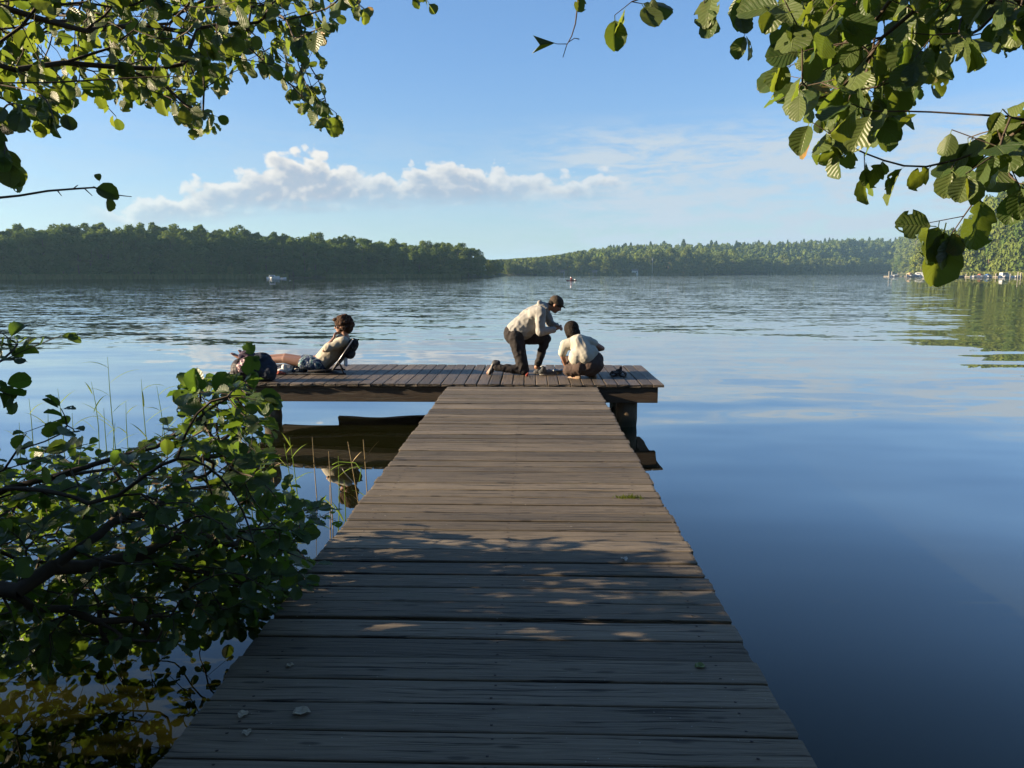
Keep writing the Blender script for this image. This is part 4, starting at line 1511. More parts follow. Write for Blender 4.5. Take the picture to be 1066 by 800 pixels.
tag(fuse("jacket", [('o', B(257, 368), (.085, .09, .050), (1, 0, 0), (0, 0, 1)), ('o', B(262, 371, .0), (.10, .09, .05), (1, 0, -.3), (0, 0, 1)), ('o', B(253, 371.5), (.06, .08, .06), (1, 0, .3), (0, 0, 1)),
                    ('o', B(258, 376, .02), (.08, .08, .08), (1, 0, .3), (0, 0, 1))],
         PLUM, None, .009, 3, .016, 12, (1, 1, 1), None, 19.0), "dark plum jacket bundled on top of the bags", "jacket")

# under the legs: white trainers, a dark pouch, a red cloth, a carton
WHT = simple("white_leather", (.62, .60, .56), .5, .15, 30)
for (px, py, dy, lab) in ((294, 392.5, -.10, "white trainer lying under the knees, nearer the backpack"), (302.5, 393, -.04, "white trainer lying under the knees, farther from the backpack")):
    t_ = thing("shoe", lab, "shoe", tuple(Q(px, py, dy)))
    h_ = Q(px + 5, py, dy); h_.z = DECK + .028
    e_ = Q(px - 6, py, dy - .05); e_.z = DECK + .028
    shoe("upper", t_, h_, e_, (0, 0, 1), WHT, SOLE)
p_ = Q(312, 389, -.06)
t_ = thing("pouch", "small dark blue zipped pouch under the shorts of the lounging person", "pouch", (p_.x, p_.y, DECK + .024))
fuse("pouch_body", [('o', (p_.x, p_.y, DECK + .065), (.12, .08, .055), (1, 0, 0), (0, 0, 1)), ('o', (p_.x - .04, p_.y, DECK + .11), (.05, .06, .05), (1, 0, .5), (0, 0, 1))], cloth("dark_blue_nylon", (.02, .028, .045), .3), t_, .009, 3, .010, 14)
mb = MB(); mb.tube([(p_.x - .09, p_.y - .06, DECK + .09), (p_.x, p_.y - .085, DECK + .10), (p_.x + .09, p_.y - .06, DECK + .09)], .004, 6); mb.build("zip", MET, t_, True)
p_ = Q(291, 394, -.25)
tag(fuse("cloth_bundle", [('o', (p_.x, p_.y, DECK + .045), (.06, .05, .028), (1, 0, 0), (0, 0, 1)), ('o', (p_.x + .05, p_.y, DECK + .038), (.05, .04, .02), (1, 0, 0), (0, 0, 1))],
         cloth("rust_red_cloth", (.22, .05, .03), .2), None, .008, 2, .010, 16), "small rust-red cloth on the boards by the backpack", "cloth")
p_ = Q(305, 386.5, .12)
t_ = thing("drink_can", "pale can standing under the lounging person's legs", "can", (p_.x, p_.y, DECK + .024))
mb = MB(); mb.tube([(p_.x, p_.y, DECK + .024), (p_.x, p_.y, DECK + .03), (p_.x, p_.y, DECK + .135), (p_.x, p_.y, DECK + .145)], [.026, .032, .032, .025], 20); mb.build("can_body", simple("pale_blue_can", (.45, .52, .62), .35, .2, 30, 0, .5, .3), t_, True)
mb = MB(); mb.tube([(p_.x, p_.y, DECK + .145), (p_.x, p_.y, DECK + .148)], [.024, .022], 20); mb.build("lid", MET, t_, False)
# towel spread under the chair
p_ = Q(322, 393, -.14)
mb = MB()
nx_, ny_ = 26, 8
rr = random.Random(4)
vs = [(p_.x - .42 + .84 * i / nx_, p_.y - .13 + .26 * j / ny_ + .01 * math.sin(i * .9), DECK + .030 + .006 * abs(math.sin(i * .7 + j * .5)) + .004 * rr.random()) for i in range(nx_ + 1) for j in range(ny_ + 1)]
fs = [(i * (ny_ + 1) + j, (i + 1) * (ny_ + 1) + j, (i + 1) * (ny_ + 1) + j + 1, i * (ny_ + 1) + j + 1) for i in range(nx_) for j in range(ny_)]
mb.add(vs, fs)
o = mb.build("mat", cloth("dark_blue_mat", (.022, .026, .034), .3), None, True)
s2 = o.modifiers.new("t", 'SOLIDIFY'); s2.thickness = .008
tag(o, "thin dark mat lying on the planks in front of the low chair", "mat")

# by the kneeling person: two pairs of footwear parts, cup, bowl
t_ = thing("trainer", "grey and black trainer standing by the kneeling person's front foot", "shoe", tuple(M(568, 391)))
h_ = M(561, 391.5, -.16); h_.z = DECK + .028
e_ = M(579, 392, -.10); e_.z = DECK + .028
shoe("upper", t_, h_, e_, (0, 0, 1), simple("grey_black_mesh", (.055, .058, .062), .7, .8, 26), SOLE)
p_ = M(548.5, 390.5, -.30)
tag(fuse("cloth_bundle", [('o', (p_.x, p_.y, DECK + .045), (.024, .02, .022), (1, 0, 0), (0, 0, 1)), ('o', (p_.x + .015, p_.y, DECK + .065), (.012, .012, .02), (1, 0, 0), (0, 0, 1))],
         cloth("bright_red_cloth", (.22, .04, .03), .2), None, .007, 2, .006, 20), "tiny bright red pouch beside the knee on the platform", "pouch")
p_ = on(565, 387.5, DECK + .024)
t_ = thing("cup", "cream tub with a pale lid behind the kneeling person's front foot", "cup", tuple(p_))
mb = MB(); mb.tube([(p_.x, p_.y, DECK + .024), (p_.x, p_.y, DECK + .028), (p_.x, p_.y, DECK + .10), (p_.x, p_.y, DECK + .104)], [.040, .043, .052, .052], 24); mb.build("tub", simple("cream_plastic", (.62, .58, .36), .4, .05), t_, True)
mb = MB(); mb.tube([(p_.x, p_.y, DECK + .104), (p_.x, p_.y, DECK + .116), (p_.x, p_.y, DECK + .118)], [.055, .055, .045], 24); mb.build("lid", simple("pale_lid", (.66, .66, .62), .4, .05), t_, False)
p_ = on(581, 388.5, DECK + .024)
t_ = thing("bowl", "shallow grey metal bowl between the two people on the platform", "bowl", tuple(p_))
mb = MB()
prof = [(.050, 0), (.075, .012), (.098, .045), (.104, .050), (.100, .050), (.072, .016), (.0, .010)]
vs = []; fs = []
for (r_, z_) in prof:
    for k in range(28):
        a = 2 * math.pi * k / 28
        vs.append((p_.x + max(r_, .001) * math.cos(a), p_.y + max(r_, .001) * math.sin(a), p_.z + z_))
for i in range(len(prof) - 1):
    for k in range(28):
        fs.append((i * 28 + k, i * 28 + (k + 1) % 28, (i + 1) * 28 + (k + 1) % 28, (i + 1) * 28 + k))
mb.add(vs, fs); mb.build("basin", simple("grey_metal", (.28, .28, .27), .35, .15, 20, 0, .5, .6), t_, True)
mb = MB(); mb.tube([(p_.x - .10, p_.y, p_.z + .045), (p_.x - .13, p_.y - .01, p_.z + .052), (p_.x - .155, p_.y - .01, p_.z + .05)], [.007, .009, .008], 8); mb.build("handle", MET, t_, True)

# dark sandals heaped at the right end
SAND = simple("dark_brown_leather", (.030, .018, .014), .6, .4, 40)
for idx, (px, py, ang, lab) in enumerate(((639.5, 391.5, .25, "dark strappy sandal at the platform's right end, the left one of the pair"), (648.5, 391.8, -.15, "dark strappy sandal at the platform's right end, nearer the corner"))):
    p_ = on(px, py, DECK + .026)
    t_ = thing("sandal", lab, "sandal", tuple(p_), 0, "pair of dark sandals on the platform")
    R_ = Matrix.Translation(p_) @ Matrix.Rotation(ang + math.pi / 2 * (1 if idx else .6), 4, 'Z')
    mb = MB()
    vs = []; n = 16
    for z_ in (0, .022):
        for k in range(n):
            a = 2 * math.pi * k / n
            vs.append(R_ @ Vector((.125 * math.cos(a), .045 * math.sin(a) * (1 + .2 * math.cos(a)), z_)))
    mb.add(vs, [tuple(reversed(range(n))), tuple(n + k for k in range(n))] + [(k, (k + 1) % n, n + (k + 1) % n, n + k) for k in range(n)])
    mb.build("sole", SAND, t_)
    for sx in (-.07, -.02, .05, .09):
        mb = MB()
        hh = .075 if sx < 0 else .055
        mb.tube([R_ @ Vector((sx, -.046, .015)), R_ @ Vector((sx + .01, -.036, hh * .75)), R_ @ Vector((sx + .01, 0, hh)), R_ @ Vector((sx + .01, .036, hh * .75)), R_ @ Vector((sx, .046, .015))], .009, 6)
        mb.build("strap", SAND, t_, True)
    mb = MB(); mb.tube([R_ @ Vector((-.08, -.03, .05)), R_ @ Vector((-.125, 0, .085)), R_ @ Vector((-.08, .03, .05))], .012, 6); mb.build("heel_strap", SAND, t_, True)
p_ = on(644, 390.3, DECK + .026)
tag(fuse("socks", [('o', (p_.x, p_.y, DECK + .08), (.055, .045, .032), (1, 0, .3), (0, 0, 1)), ('o', (p_.x + .03, p_.y, DECK + .115), (.018, .02, .035), (1, 0, 0), (0, 0, 1)), ('o', (p_.x - .03, p_.y, DECK + .05), (.07, .05, .03), (1, 0, 0), (0, 0, 1))],
         cloth("dark_knit", (.025, .018, .018), .3), None, .008, 2, .012, 20), "small heap of dark socks on top of the sandals", "socks")

# ------------------------------------------------------------------ alder leaves and branches near the camera
def leaf_templates():
    """round, notched, saw-edged alder leaves; some folded, some eaten"""
    T = []
    rr = random.Random(77)
    NU, NV = 9, 4            # along the midrib, across each half
    for kind in range(9):
        fold = (0.10, 0.30, 0.55, 0.20, 0.42, 0.15, 0.75, 0.28, 0.35)[kind]
        curl = (0.10, -0.15, 0.25, 0.35, -0.25, 0.05, 0.3, 0.18, -0.1)[kind]
        wid = (0.46, 0.44, 0.40, 0.50, 0.42, 0.48, 0.40, 0.45, 0.47)[kind]
        eaten = kind in (3, 5, 7)
        vs = []; uv = []
        idx = {}
        for i in range(NU + 1):
            u = i / NU
            # obovate outline, blunt or notched at the tip
            wv = wid * (math.sin(math.pi * (u ** 1.12) * 0.94 + 0.03)) ** 0.62 if 0 < i < NU else (0.0 if i == 0 else wid * .20)
            for j in range(-NV, NV + 1):
                t = j / NV
                saw = (0.028 if (i + abs(j)) % 2 else -0.010) if abs(j) == NV and 0 < i < NU else 0
                x = u + (-0.035 * (1 - abs(t)) if i == NU else 0) - abs(t) ** 2 * 0.10 * (1 - u)
                if abs(j) == NV: x += saw * .6
                y = t * wv + math.copysign(saw, t) if abs(j) == NV else t * wv
                z = fold * abs(y) + curl * (u - .1) ** 2 * -0.6 + 0.020 * math.sin(u * 22 + abs(t) * 3) * abs(t) + rr.gauss(0, .006)
                idx[(i, j)] = len(vs)
                vs.append((x, y, z)); uv.append((u, t * 0.5 + 0.5))
        fs = []
        holes = set()
        if eaten:
            for q in range(rr.randint(2, 4)):
                holes.add((rr.randrange(2, NU - 1), rr.randrange(-NV, NV)))
            for q in range(2):
                e = rr.randrange(3, NU)
                sgn = rr.choice((-NV, NV - 1))
                holes.add((e, sgn))
                if rr.random() < .6: holes.add((e - 1, sgn))
        for i in range(NU):
            for j in range(-NV, NV):
                if (i, j) in holes: continue
                fs.append((idx[(i, j)], idx[(i + 1, j)], idx[(i + 1, j + 1)], idx[(i, j + 1)]))
        T.append((np.array(vs), np.array(fs), np.array(uv)))
    return T


LEAF_T = leaf_templates()


def alder_mat(name, ca, cb, tcol, trans=.35):
    m_, nt, out = new_mat(name)
    a = nt.node('ShaderNodeAttribute', attribute_name='tint')
    f = a.outputs['Fac']
    uvn = nt.node('ShaderNodeUVMap')
    u_, v_, _ = nt.sep(uvn.outputs[0])
    av = nt.m('ABSOLUTE', nt.m('SUBTRACT', v_, .5))
    # side veins run forward and outward from the midrib
    ph = nt.m('SUBTRACT', nt.m('MULTIPLY', u_, 7.5), nt.m('MULTIPLY', av, 5.0))
    fr = nt.m('FRACT', ph)
    vein = nt.smooth(nt.m('ABSOLUTE', nt.m('SUBTRACT', fr, .5)), .08, .0)
    mid = nt.smooth(av, .022, .006)
    vv_ = nt.m('MAXIMUM', nt.m('MULTIPLY', vein, .55), mid)
    tcn = nt.node('ShaderNodeTexCoord')
    n1 = nt.noise(tcn.outputs['Object'], 38, 3, .6)
    col = nt.mix(f, c4(ca), c4(cb))
    col = nt.mix(nt.m('MULTIPLY', nt.smooth(n1, .5, .75), .35), col, c4((cb[0] * 1.3, cb[1] * 1.0, cb[2])))
    # a few leaves are turning
    old = nt.smooth(f, .985, .995)
    col = nt.mix(nt.m('MULTIPLY', old, nt.smooth(n1, .35, .6)), col, c4((.30, .16, .04)))
    colv = nt.mix(nt.m('MULTIPLY', vv_, .45), col, c4((.20, .25, .09)))
    h = nt.m('ADD', nt.m('MULTIPLY', vv_, -1.0), nt.m('MULTIPLY', nt.m('ABSOLUTE', nt.m('SUBTRACT', fr, .5)), -.9))
    bn = nt.node('ShaderNodeBump'); bn.inputs['Distance'].default_value = 0.0016
    nt.put(bn.inputs['Height'], h)
    b = nt.node('ShaderNodeBsdfPrincipled')
    nt.put(b.inputs['Base Color'], colv)
    b.inputs['Roughness'].default_value = .42
    b.inputs['Specular IOR Level'].default_value = .35
    nt.put(b.inputs['Normal'], bn.outputs[0])
    tr = nt.node('ShaderNodeBsdfTranslucent')
    nt.put(tr.inputs[0], nt.mix(nt.m('MULTIPLY', vv_, .5), nt.mix(f, c4(tcol), c4((tcol[0] * 1.35, tcol[1] * 1.05, tcol[2]))), c4((.08, .11, .02))))
    mx = nt.node('ShaderNodeMixShader'); mx.inputs[0].default_value = trans
    nt.l.new(b.outputs[0], mx.inputs[1]); nt.l.new(tr.outputs[0], mx.inputs[2])
    nt.l.new(mx.outputs[0], out.inputs[0])
    return m_


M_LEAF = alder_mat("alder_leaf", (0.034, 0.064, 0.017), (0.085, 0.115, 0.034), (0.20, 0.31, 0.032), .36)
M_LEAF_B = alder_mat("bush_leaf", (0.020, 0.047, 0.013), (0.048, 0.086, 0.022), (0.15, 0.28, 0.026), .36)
M_TWIG = simple("alder_twig", (0.055, 0.040, 0.028), .85, .4, 50, .002)


def grow(limbs, attract, step=.12, rng=None):
    """joins every attraction point to the nearest wood with short gently bending steps. returns nodes, parents"""
    nodes = []; par = []; main = []
    for L in limbs:
        prev = -1
        # a limb may start on an earlier one
        if nodes and L[0] is not None:
            p0 = np.array(L[0][:3])
            d = np.linalg.norm(np.array(nodes) - p0, axis=1)
            if d.min() < .12: prev = int(d.argmin())
        pts = L
        for i in range(len(pts) - 1):
            a = np.array(pts[i][:3]); b = np.array(pts[i + 1][:3])
            n = max(1, int(np.linalg.norm(b - a) / step))
            for k in range(n):
                q = a + (b - a) * (k / n) + rng.normal(0, step * .05, 3)
                nodes.append(q); par.append(prev); prev = len(nodes) - 1
        nodes.append(np.array(pts[-1][:3])); par.append(prev)
    nmain = len(nodes)
    A = [np.array(p) for p in attract]
    N = np.array(nodes)
    D = np.array([np.linalg.norm(N - p, axis=1).min() for p in A])
    order = np.argsort(D)
    for oi in order:
        p = A[oi]
        d = np.linalg.norm(N - p, axis=1)
        # prefer wood a little way back so twigs run outward
        j = int(d.argmin())
        dist = d[j]
        n = max(1, int(round(dist / step)))
        prev = j
        for k in range(1, n + 1):
            q = N[j] + (p - N[j]) * (k / n)
            if k < n: q = q + rng.normal(0, step * .10, 3)
            nodes.append(q); par.append(prev); prev = len(nodes) - 1
        N = np.array(nodes)
    nodes = np.array(nodes); par = np.array(par)
    # wood bends, it does not kink
    kids = np.zeros(len(nodes), int); last = np.full(len(nodes), -1)
    for i in range(len(nodes)):
        if par[i] >= 0: kids[par[i]] += 1; last[par[i]] = i
    for it in range(5):
        new = nodes.copy()
        for i in range(1, len(nodes)):
            if par[i] >= 0 and kids[i] >= 1:
                new[i] = nodes[i] * .5 + nodes[par[i]] * .25 + nodes[last[i]] * .25
        nodes = new
    return nodes, par, nmain


def wood_mesh(name, nodes, par, nmain, r_tip, r_pow, mat, parent, rmax=.06, bark=None):
    n = len(nodes)
    cnt = np.zeros(n)
    for i in range(n - 1, -1, -1):
        cnt[i] += 1
        if par[i] >= 0: cnt[par[i]] += cnt[i]
    r = np.minimum(rmax, r_tip * cnt ** r_pow)
    vs = []; fs = []; uv = []
    K = 6
    for i in range(n):
        j = par[i]
        if j < 0: continue
        a = Vector(nodes[j]); b = Vector(nodes[i])
        d = b - a
        if d.length < 1e-6: continue
        k_ = K if r[i] > .004 else 4
        ax = d.orthogonal().normalized(); bx = d.normalized().cross(ax)
        base = len(vs)
        ra = min(r[j], r[i] * 1.25)
        ext = d.normalized() * r[i] * .4
        for (c, rr_) in ((a, ra), (b + ext, r[i])):
            for k in range(k_):
                t = 2 * math.pi * k / k_
                vs.append(c + (ax * math.cos(t) + bx * math.sin(t)) * rr_)
                uv.append((k / k_, c.z))
        for k in range(k_):
            k2 = (k + 1) % k_
            fs.append((base + k, base + k2, base + k_ + k2, base + k_ + k))
    me = np_mesh(name, vs, fs, uv, None, True)
    return link_mesh(name, me, parent, mat), r


def leaf_mesh(name, base, direc, normal, size, mat, parent, rng, petiole=True, tintv=None):
    n = len(base)
    direc = direc / np.linalg.norm(direc, axis=1)[:, None]
    side = np.cross(normal, direc); side /= np.linalg.norm(side, axis=1)[:, None] + 1e-9
    up = np.cross(direc, side)
    tid = rng.integers(0, len(LEAF_T), n)
    tint = rng.uniform(0, 1, n) if tintv is None else tintv
    V_, F_, UV_, TN_ = [], [], [], []
    b = 0
    st = base + direc * (size * .28)[:, None]
    for k, (tv, tf, tu) in enumerate(LEAF_T):
        m_ = np.where(tid == k)[0]
        if not len(m_): continue
        loc = tv[None, :, :] * size[m_][:, None, None]
        w_ = st[m_][:, None, :] + loc[:, :, 0:1] * direc[m_][:, None, :] + loc[:, :, 1:2] * side[m_][:, None, :] + loc[:, :, 2:3] * up[m_][:, None, :]
        nv = tv.shape[0]
        V_.append(w_.reshape(-1, 3))
        F_.append((tf[None] + (np.arange(len(m_)) * nv)[:, None, None] + b).reshape(-1, 4))
        UV_.append(np.tile(tu, (len(m_), 1)))
        TN_.append(np.repeat(tint[m_], nv))
        b += nv * len(m_)
    # leaf stalks
    pv = np.empty((n, 4, 3))
    wd = size[:, None] * .016
    pv[:, 0] = base - side * wd; pv[:, 1] = base + side * wd
    pv[:, 2] = st + side * wd + direc * size[:, None] * .04; pv[:, 3] = st - side * wd + direc * size[:, None] * .04
    V_.append(pv.reshape(-1, 3)); F_.append(np.arange(n * 4).reshape(-1, 4) + b)
    UV_.append(np.tile(np.array([[0, .5]] * 4), (n, 1))); TN_.append(np.full(n * 4, .3))
    me = np_mesh(name, np.concatenate(V_), np.concatenate(F_), np.concatenate(UV_), np.concatenate(TN_), True)
    return link_mesh(name, me, parent, mat)


def dress(nodes, par, nmain, rng, size, per=1.6, droop=.3, face='up', every=True, tip_only=False, sizevar=.3):
    """leaves along the thin wood. face: 'up' = blades lie open to the sky, 'hang' = blades hang"""
    n = len(nodes)
    cnt = np.zeros(n)
    for i in range(n - 1, -1, -1):
        cnt[i] += 1
        if par[i] >= 0: cnt[par[i]] += cnt[i]
    B, Dr, Nn, S = [], [], [], []
    for i in range(nmain, n):
        if cnt[i] > 9: continue
        tw = nodes[i] - nodes[par[i]]
        L = np.linalg.norm(tw) + 1e-9
        tw = tw / L
        k = int(per) + (rng.random() < per - int(per))
        if cnt[i] == 1: k += 1
        for q in range(k):
            t = rng.random()
            b = nodes[par[i]] + (nodes[i] - nodes[par[i]]) * t
            lat = rng.normal(size=3)
            lat -= tw * lat.dot(tw)
            lat /= np.linalg.norm(lat) + 1e-9
            if face == 'up':
                lat[2] *= .35
                d = tw * rng.uniform(.3, 1.0) + lat * rng.uniform(.6, 1.1) + np.array([0, 0, -droop * rng.uniform(.2, 1.6)])
                nm = np.array([0, 0, 1.0]) + rng.normal(0, .42, 3)
            else:
                d = tw * rng.uniform(.2, .8) + lat * rng.uniform(.2, .9) + np.array([0, 0, -rng.uniform(.35, 1.5)])
                nm = rng.normal(0, 1, 3) + np.array([-.25, -.55, .35])
            if cnt[i] == 1 and q == 0: b = nodes[i]
            B.append(b); Dr.append(d); Nn.append(nm); S.append(size * rng.uniform(1 - sizevar, 1 + sizevar) * (.7 if rng.random() < .15 else 1))
    return np.array(B), np.array(Dr), np.array(Nn), np.array(S)


def in_poly(x, y, poly):
    c = False
    j = len(poly) - 1
    for i in range(len(poly)):
        xi, yi = poly[i]; xj, yj = poly[j]
        if (yi > y) != (yj > y) and x < (xj - xi) * (y - yi) / (yj - yi) + xi: c = not c
        j = i
    return c


def scatter(poly, n, y0, y1, rng, mind=0.0, zmin=None):
    """n points in the part of space that a pixel outline covers between depths y0 and y1"""
    xs = [p[0] for p in poly]; ys = [p[1] for p in poly]
    out = []
    tries = 0
    while len(out) < n and tries < n * 60:
        tries += 1
        x = rng.uniform(min(xs), max(xs)); y = rng.uniform(min(ys), max(ys))
        if not in_poly(x, y, poly): continue
        Y = y0 + (y1 - y0) * rng.random()
        p = np.array(at(x, y, Y))
        if zmin is not None and p[2] < zmin: continue
        if mind > 0 and out and np.min(np.linalg.norm(np.array(out) - p, axis=1)) < mind: continue
        out.append(p)
    return out


def a3(px, py, Y):
    return tuple(at(px, py, Y))


# ---- alder whose boughs hang in from the upper left
rng = np.random.default_rng(500)
al = thing("alder_tree", "alder on the near left bank whose leafy boughs hang into the upper left", "tree", (-4.2, 0.3, .3))
trunk_top = (-4.0, .5, 3.9)
mb = MB()
mb.tube([(-4.25, .25, -.3), (-4.2, .3, .6), (-4.12, .4, 1.9), (-4.0, .5, 3.4), (-3.95, .55, 4.6), (-3.9, .7, 5.8)], [.20, .16, .13, .11, .08, .05], 14)
mb.build("trunk", M_BARK, al, True)
limbs = [
    [trunk_top, (-3.2, 1.6, 3.85), a3(40, 20, 3.0), a3(150, 30, 3.4), a3(260, 20, 4.0), a3(330, 40, 4.4), a3(345, 95, 4.4)],
    [(-4.05, .45, 3.2), (-3.3, 1.3, 3.3), a3(-60, 60, 2.5), a3(60, 50, 2.8), a3(130, 70, 3.0), a3(195, 105, 3.3)],
    [a3(260, 20, 4.0), a3(310, -30, 4.2), a3(380, -40, 4.3), a3(450, -12, 4.3)],
    [(-4.1, .4, 2.9), (-3.2, 1.2, 2.9), a3(-80, 90, 2.2), a3(0, 100, 2.3), a3(30, 150, 2.4)],
    [trunk_top, (-3.0, 1.6, 4.6), a3(100, -60, 3.5), a3(220, -60, 4.0), a3(330, -50, 4.6)],
    [a3(-60, 60, 2.5), a3(-40, -20, 2.6), a3(60, -40, 2.9)],
]
P1 = [(-60, -60), (395, -60), (388, 8), (372, 38), (352, 22), (330, 70), (345, 95), (354, 132), (325, 132), (300, 92), (275, 72), (255, 52), (240, 98), (222, 128), (205, 138), (185, 122),
      (140, 108), (120, 126), (100, 92), (70, 112), (40, 92), (-60, 92)]
P2 = [(-60, 60), (45, 70), (78, 120), (60, 140), (25, 125), (38, 188), (10, 180), (-60, 190)]
att = scatter(P1, 620, 2.5, 4.8, rng, .06) + scatter([(-60, -60), (340, -60), (300, 60), (200, 110), (120, 90), (-60, 80)], 620, 3.0, 5.4, rng, .07)
att += scatter(P2, 60, 2.0, 2.5, rng, .05)
att += scatter([(300, 60), (350, 80), (354, 130), (320, 128), (295, 90)], 12, 4.2, 4.7, rng, .05)
att += scatter([(190, 60), (240, 60), (225, 130), (195, 135)], 14, 3.2, 3.8, rng, .05)
att += scatter([(425, -60), (460, -60), (458, 12), (430, 10)], 8, 4.2, 4.5, rng, .06) + scatter([(380, -60), (425, -60), (425, -8), (385, 0)], 8, 4.2, 4.5, rng, .06)
# unseen boughs above and left of the picture, which shade what we see
att += [np.array((rng.uniform(-4.6, -1.0), rng.uniform(.8, 4.6), rng.uniform(4.7, 5.8))) for _ in range(110)]
nodes, par, nm = grow(limbs, att, .13, rng)
wood_mesh("bough", nodes, par, nm, .0013, .38, M_TWIG, al, .020)
B_, D_, N_, S_ = dress(nodes, par, nm, rng, .051, 1.9, .3, 'hang')
leaf_mesh("foliage", B_, D_, N_, S_, M_LEAF, al, rng)
print('LEAVES UL', len(B_))

# lone bare twig with one curled leaf, pointing in from the left edge
tw_ = thing("bare_twig", "thin bare twig with one curled leaf reaching in above the left wood", "twig", a3(-30, 208, 2.1))
mb = MB()
mb.tube([a3(-60, 214, 2.05), a3(-10, 207, 2.1), a3(20, 204, 2.12), a3(50, 199, 2.12), a3(76, 197, 2.13), a3(98, 195.5, 2.14), a3(118, 203, 2.15), a3(137, 205, 2.16)], [.0042, .0036, .0032, .0030, .0028, .0024, .0018, .0010], 7)
mb.tube([a3(76, 197, 2.13), a3(81, 193, 2.12)], [.002, .001], 5); mb.tube([a3(88, 196.5, 2.13), a3(96, 204, 2.12)], [.0018, .0009], 5)
mb.tube([a3(60, 199, 2.12), a3(64, 204, 2.11)], [.0018, .0009], 5)
mb.build("stem", M_TWIG, tw_, True)
rg2 = np.random.default_rng(8)
leaf_mesh("leaf", np.array([a3(97, 194, 2.14), a3(104, 190, 2.14), a3(112, 203, 2.15)]), np.array([[.75, 0, -.35], [-.3, .2, .7], [.05, .1, -1.0]]),
          np.array([[.1, -.9, .5], [.4, -.8, .2], [.8, -.4, .1]]), np.array([.058, .022, .036]), M_LEAF, tw_, rg2)

# ---- alder on the right bank, boughs over the upper right
rng = np.random.default_rng(640)
ar = thing("alder_tree", "alder on the near right bank whose big leaves hang into the upper right", "tree", (3.6, -.4, .3))
mb = MB()
mb.tube([(3.6, -.45, -.3), (3.6, -.4, .6), (3.5, -.2, 1.9), (3.35, .0, 3.3), (3.2, .3, 4.6)], [.18, .15, .12, .10, .06], 14)
mb.build("trunk", M_BARK, ar, True)
limbs = [
    [(3.4, -.1, 2.9), (2.7, .8, 3.0), a3(1180, -30, 1.7), a3(1040, -10, 1.75), a3(930, -10, 1.75), a3(880, 60, 1.75), a3(872, 120, 1.75)],
    [(3.5, -.2, 1.9), (2.4, .8, 2.25), a3(1160, 140, 1.45), a3(1066, 122, 1.48), a3(1030, 135, 1.5), a3(1010, 165, 1.52), a3(985, 178, 1.52)],
    [a3(1066, 122, 1.48), a3(1066, 121, 1.5), a3(1050, 112, 1.55), a3(1000, 112, 1.6), a3(955, 133, 1.62)],
    [a3(930, -10, 1.75), a3(830, -40, 1.8), a3(740, -30, 1.8), a3(650, -26, 1.8), a3(603, -20, 1.8)],
    [a3(1030, 135, 1.5), a3(1040, 190, 1.5), a3(1010, 225, 1.5), a3(985, 228, 1.5)],
    [a3(1040, -10, 1.75), a3(1060, -120, 1.9), a3(960, -140, 2.0), a3(850, -120, 2.0)],
]
P3 = [(800, -60), (1100, -60), (1100, 30), (1058, 42), (1020, 55), (992, 75), (975, 92), (960, 108), (930, 115), (905, 150), (868, 150), (835, 120), (815, 108), (812, 60), (806, 20)]
att = scatter(P3, 235, 1.5, 2.2, rng, .036)
att += scatter([(835, -40), (1010, -40), (975, 60), (955, 95), (900, 110), (850, 90)], 170, 1.9, 2.8, rng, .05)
att += scatter([(820, 100), (868, 118), (862, 160), (845, 150)], 5, 1.6, 1.75, rng, .04)
att += scatter([(1100, 95), (1040, 112), (985, 135), (962, 142), (975, 190), (1020, 185), (1045, 220), (1100, 215)], 26, 1.35, 1.6, rng, .045)
att += [np.array(a3(*q)) for q in ((905, 160, 1.68), (925, 172, 1.66), (900, 178, 1.68), (952, 172, 1.6), (943, 190, 1.58), (968, 232, 1.5), (990, 245, 1.5), (1028, 205, 1.5), (640, 6, 1.8), (668, 4, 1.8), (712, 2, 1.8),
                                   (735, 14, 1.8), (772, 16, 1.8), (776, 34, 1.8), (640, 16, 1.8), (760, -8, 1.8))]
att += [np.array((rng.uniform(-.4, 3.2), rng.uniform(.6, 3.4), rng.uniform(3.6, 5.0))) for _ in range(90)]
nodes, par, nm = grow(limbs, att, .085, rng)
wood_mesh("bough", nodes, par, nm, .0010, .38, M_TWIG, ar, .014)
B_, D_, N_, S_ = dress(nodes, par, nm, rng, .055, 1.25, .3, 'hang')
# hand-placed leaves at the lower fringe
EX = [((604, -6, 1.8), (0, 0, -1), .03), ((985, 232, 1.5), (-.10, .1, -.95), .095), ((975, 236, 1.5), (-.95, 0, .05), .06), ((1022, 200, 1.5), (0, .1, -1), .085)]
B_ = np.concatenate([B_, np.array([a3(*e[0]) for e in EX])]); D_ = np.concatenate([D_, np.array([e[1] for e in EX], float)])
N_ = np.concatenate([N_, np.array([(.3, -1, .2)] * len(EX))]); S_ = np.concatenate([S_, np.array([e[2] for e in EX])])
leaf_mesh("foliage", B_, D_, N_, S_, M_LEAF, ar, rng)
print('LEAVES UR', len(B_))
tw_ = thing("hanging_twig", "thin dangling twig with one triangular leaf at the top middle", "twig", a3(601, -10, 1.8))
mb = MB()
mb.tube([a3(603, -20, 1.8), a3(601, 8, 1.8), a3(599, 25, 1.8), a3(595, 38, 1.8), a3(590, 47, 1.8), a3(586, 60, 1.8)], [.0022, .0018, .0015, .0013, .0010, .0008], 6)
mb.tube([a3(591, 46, 1.8), a3(580, 46, 1.8), a3(574, 44, 1.8)], [.0010, .0008, .0007], 5)
mb.tube([a3(592, 44, 1.8), a3(598, 40, 1.8), a3(603, 41, 1.8)], [.0010, .0009, .0012], 5)
mb.build("stem", M_TWIG, tw_, True)
mb = MB()
q0, q1, q2, q3 = a3(578, 45, 1.8), a3(555, 37, 1.79), a3(554, 56, 1.80), a3(562, 47, 1.785)
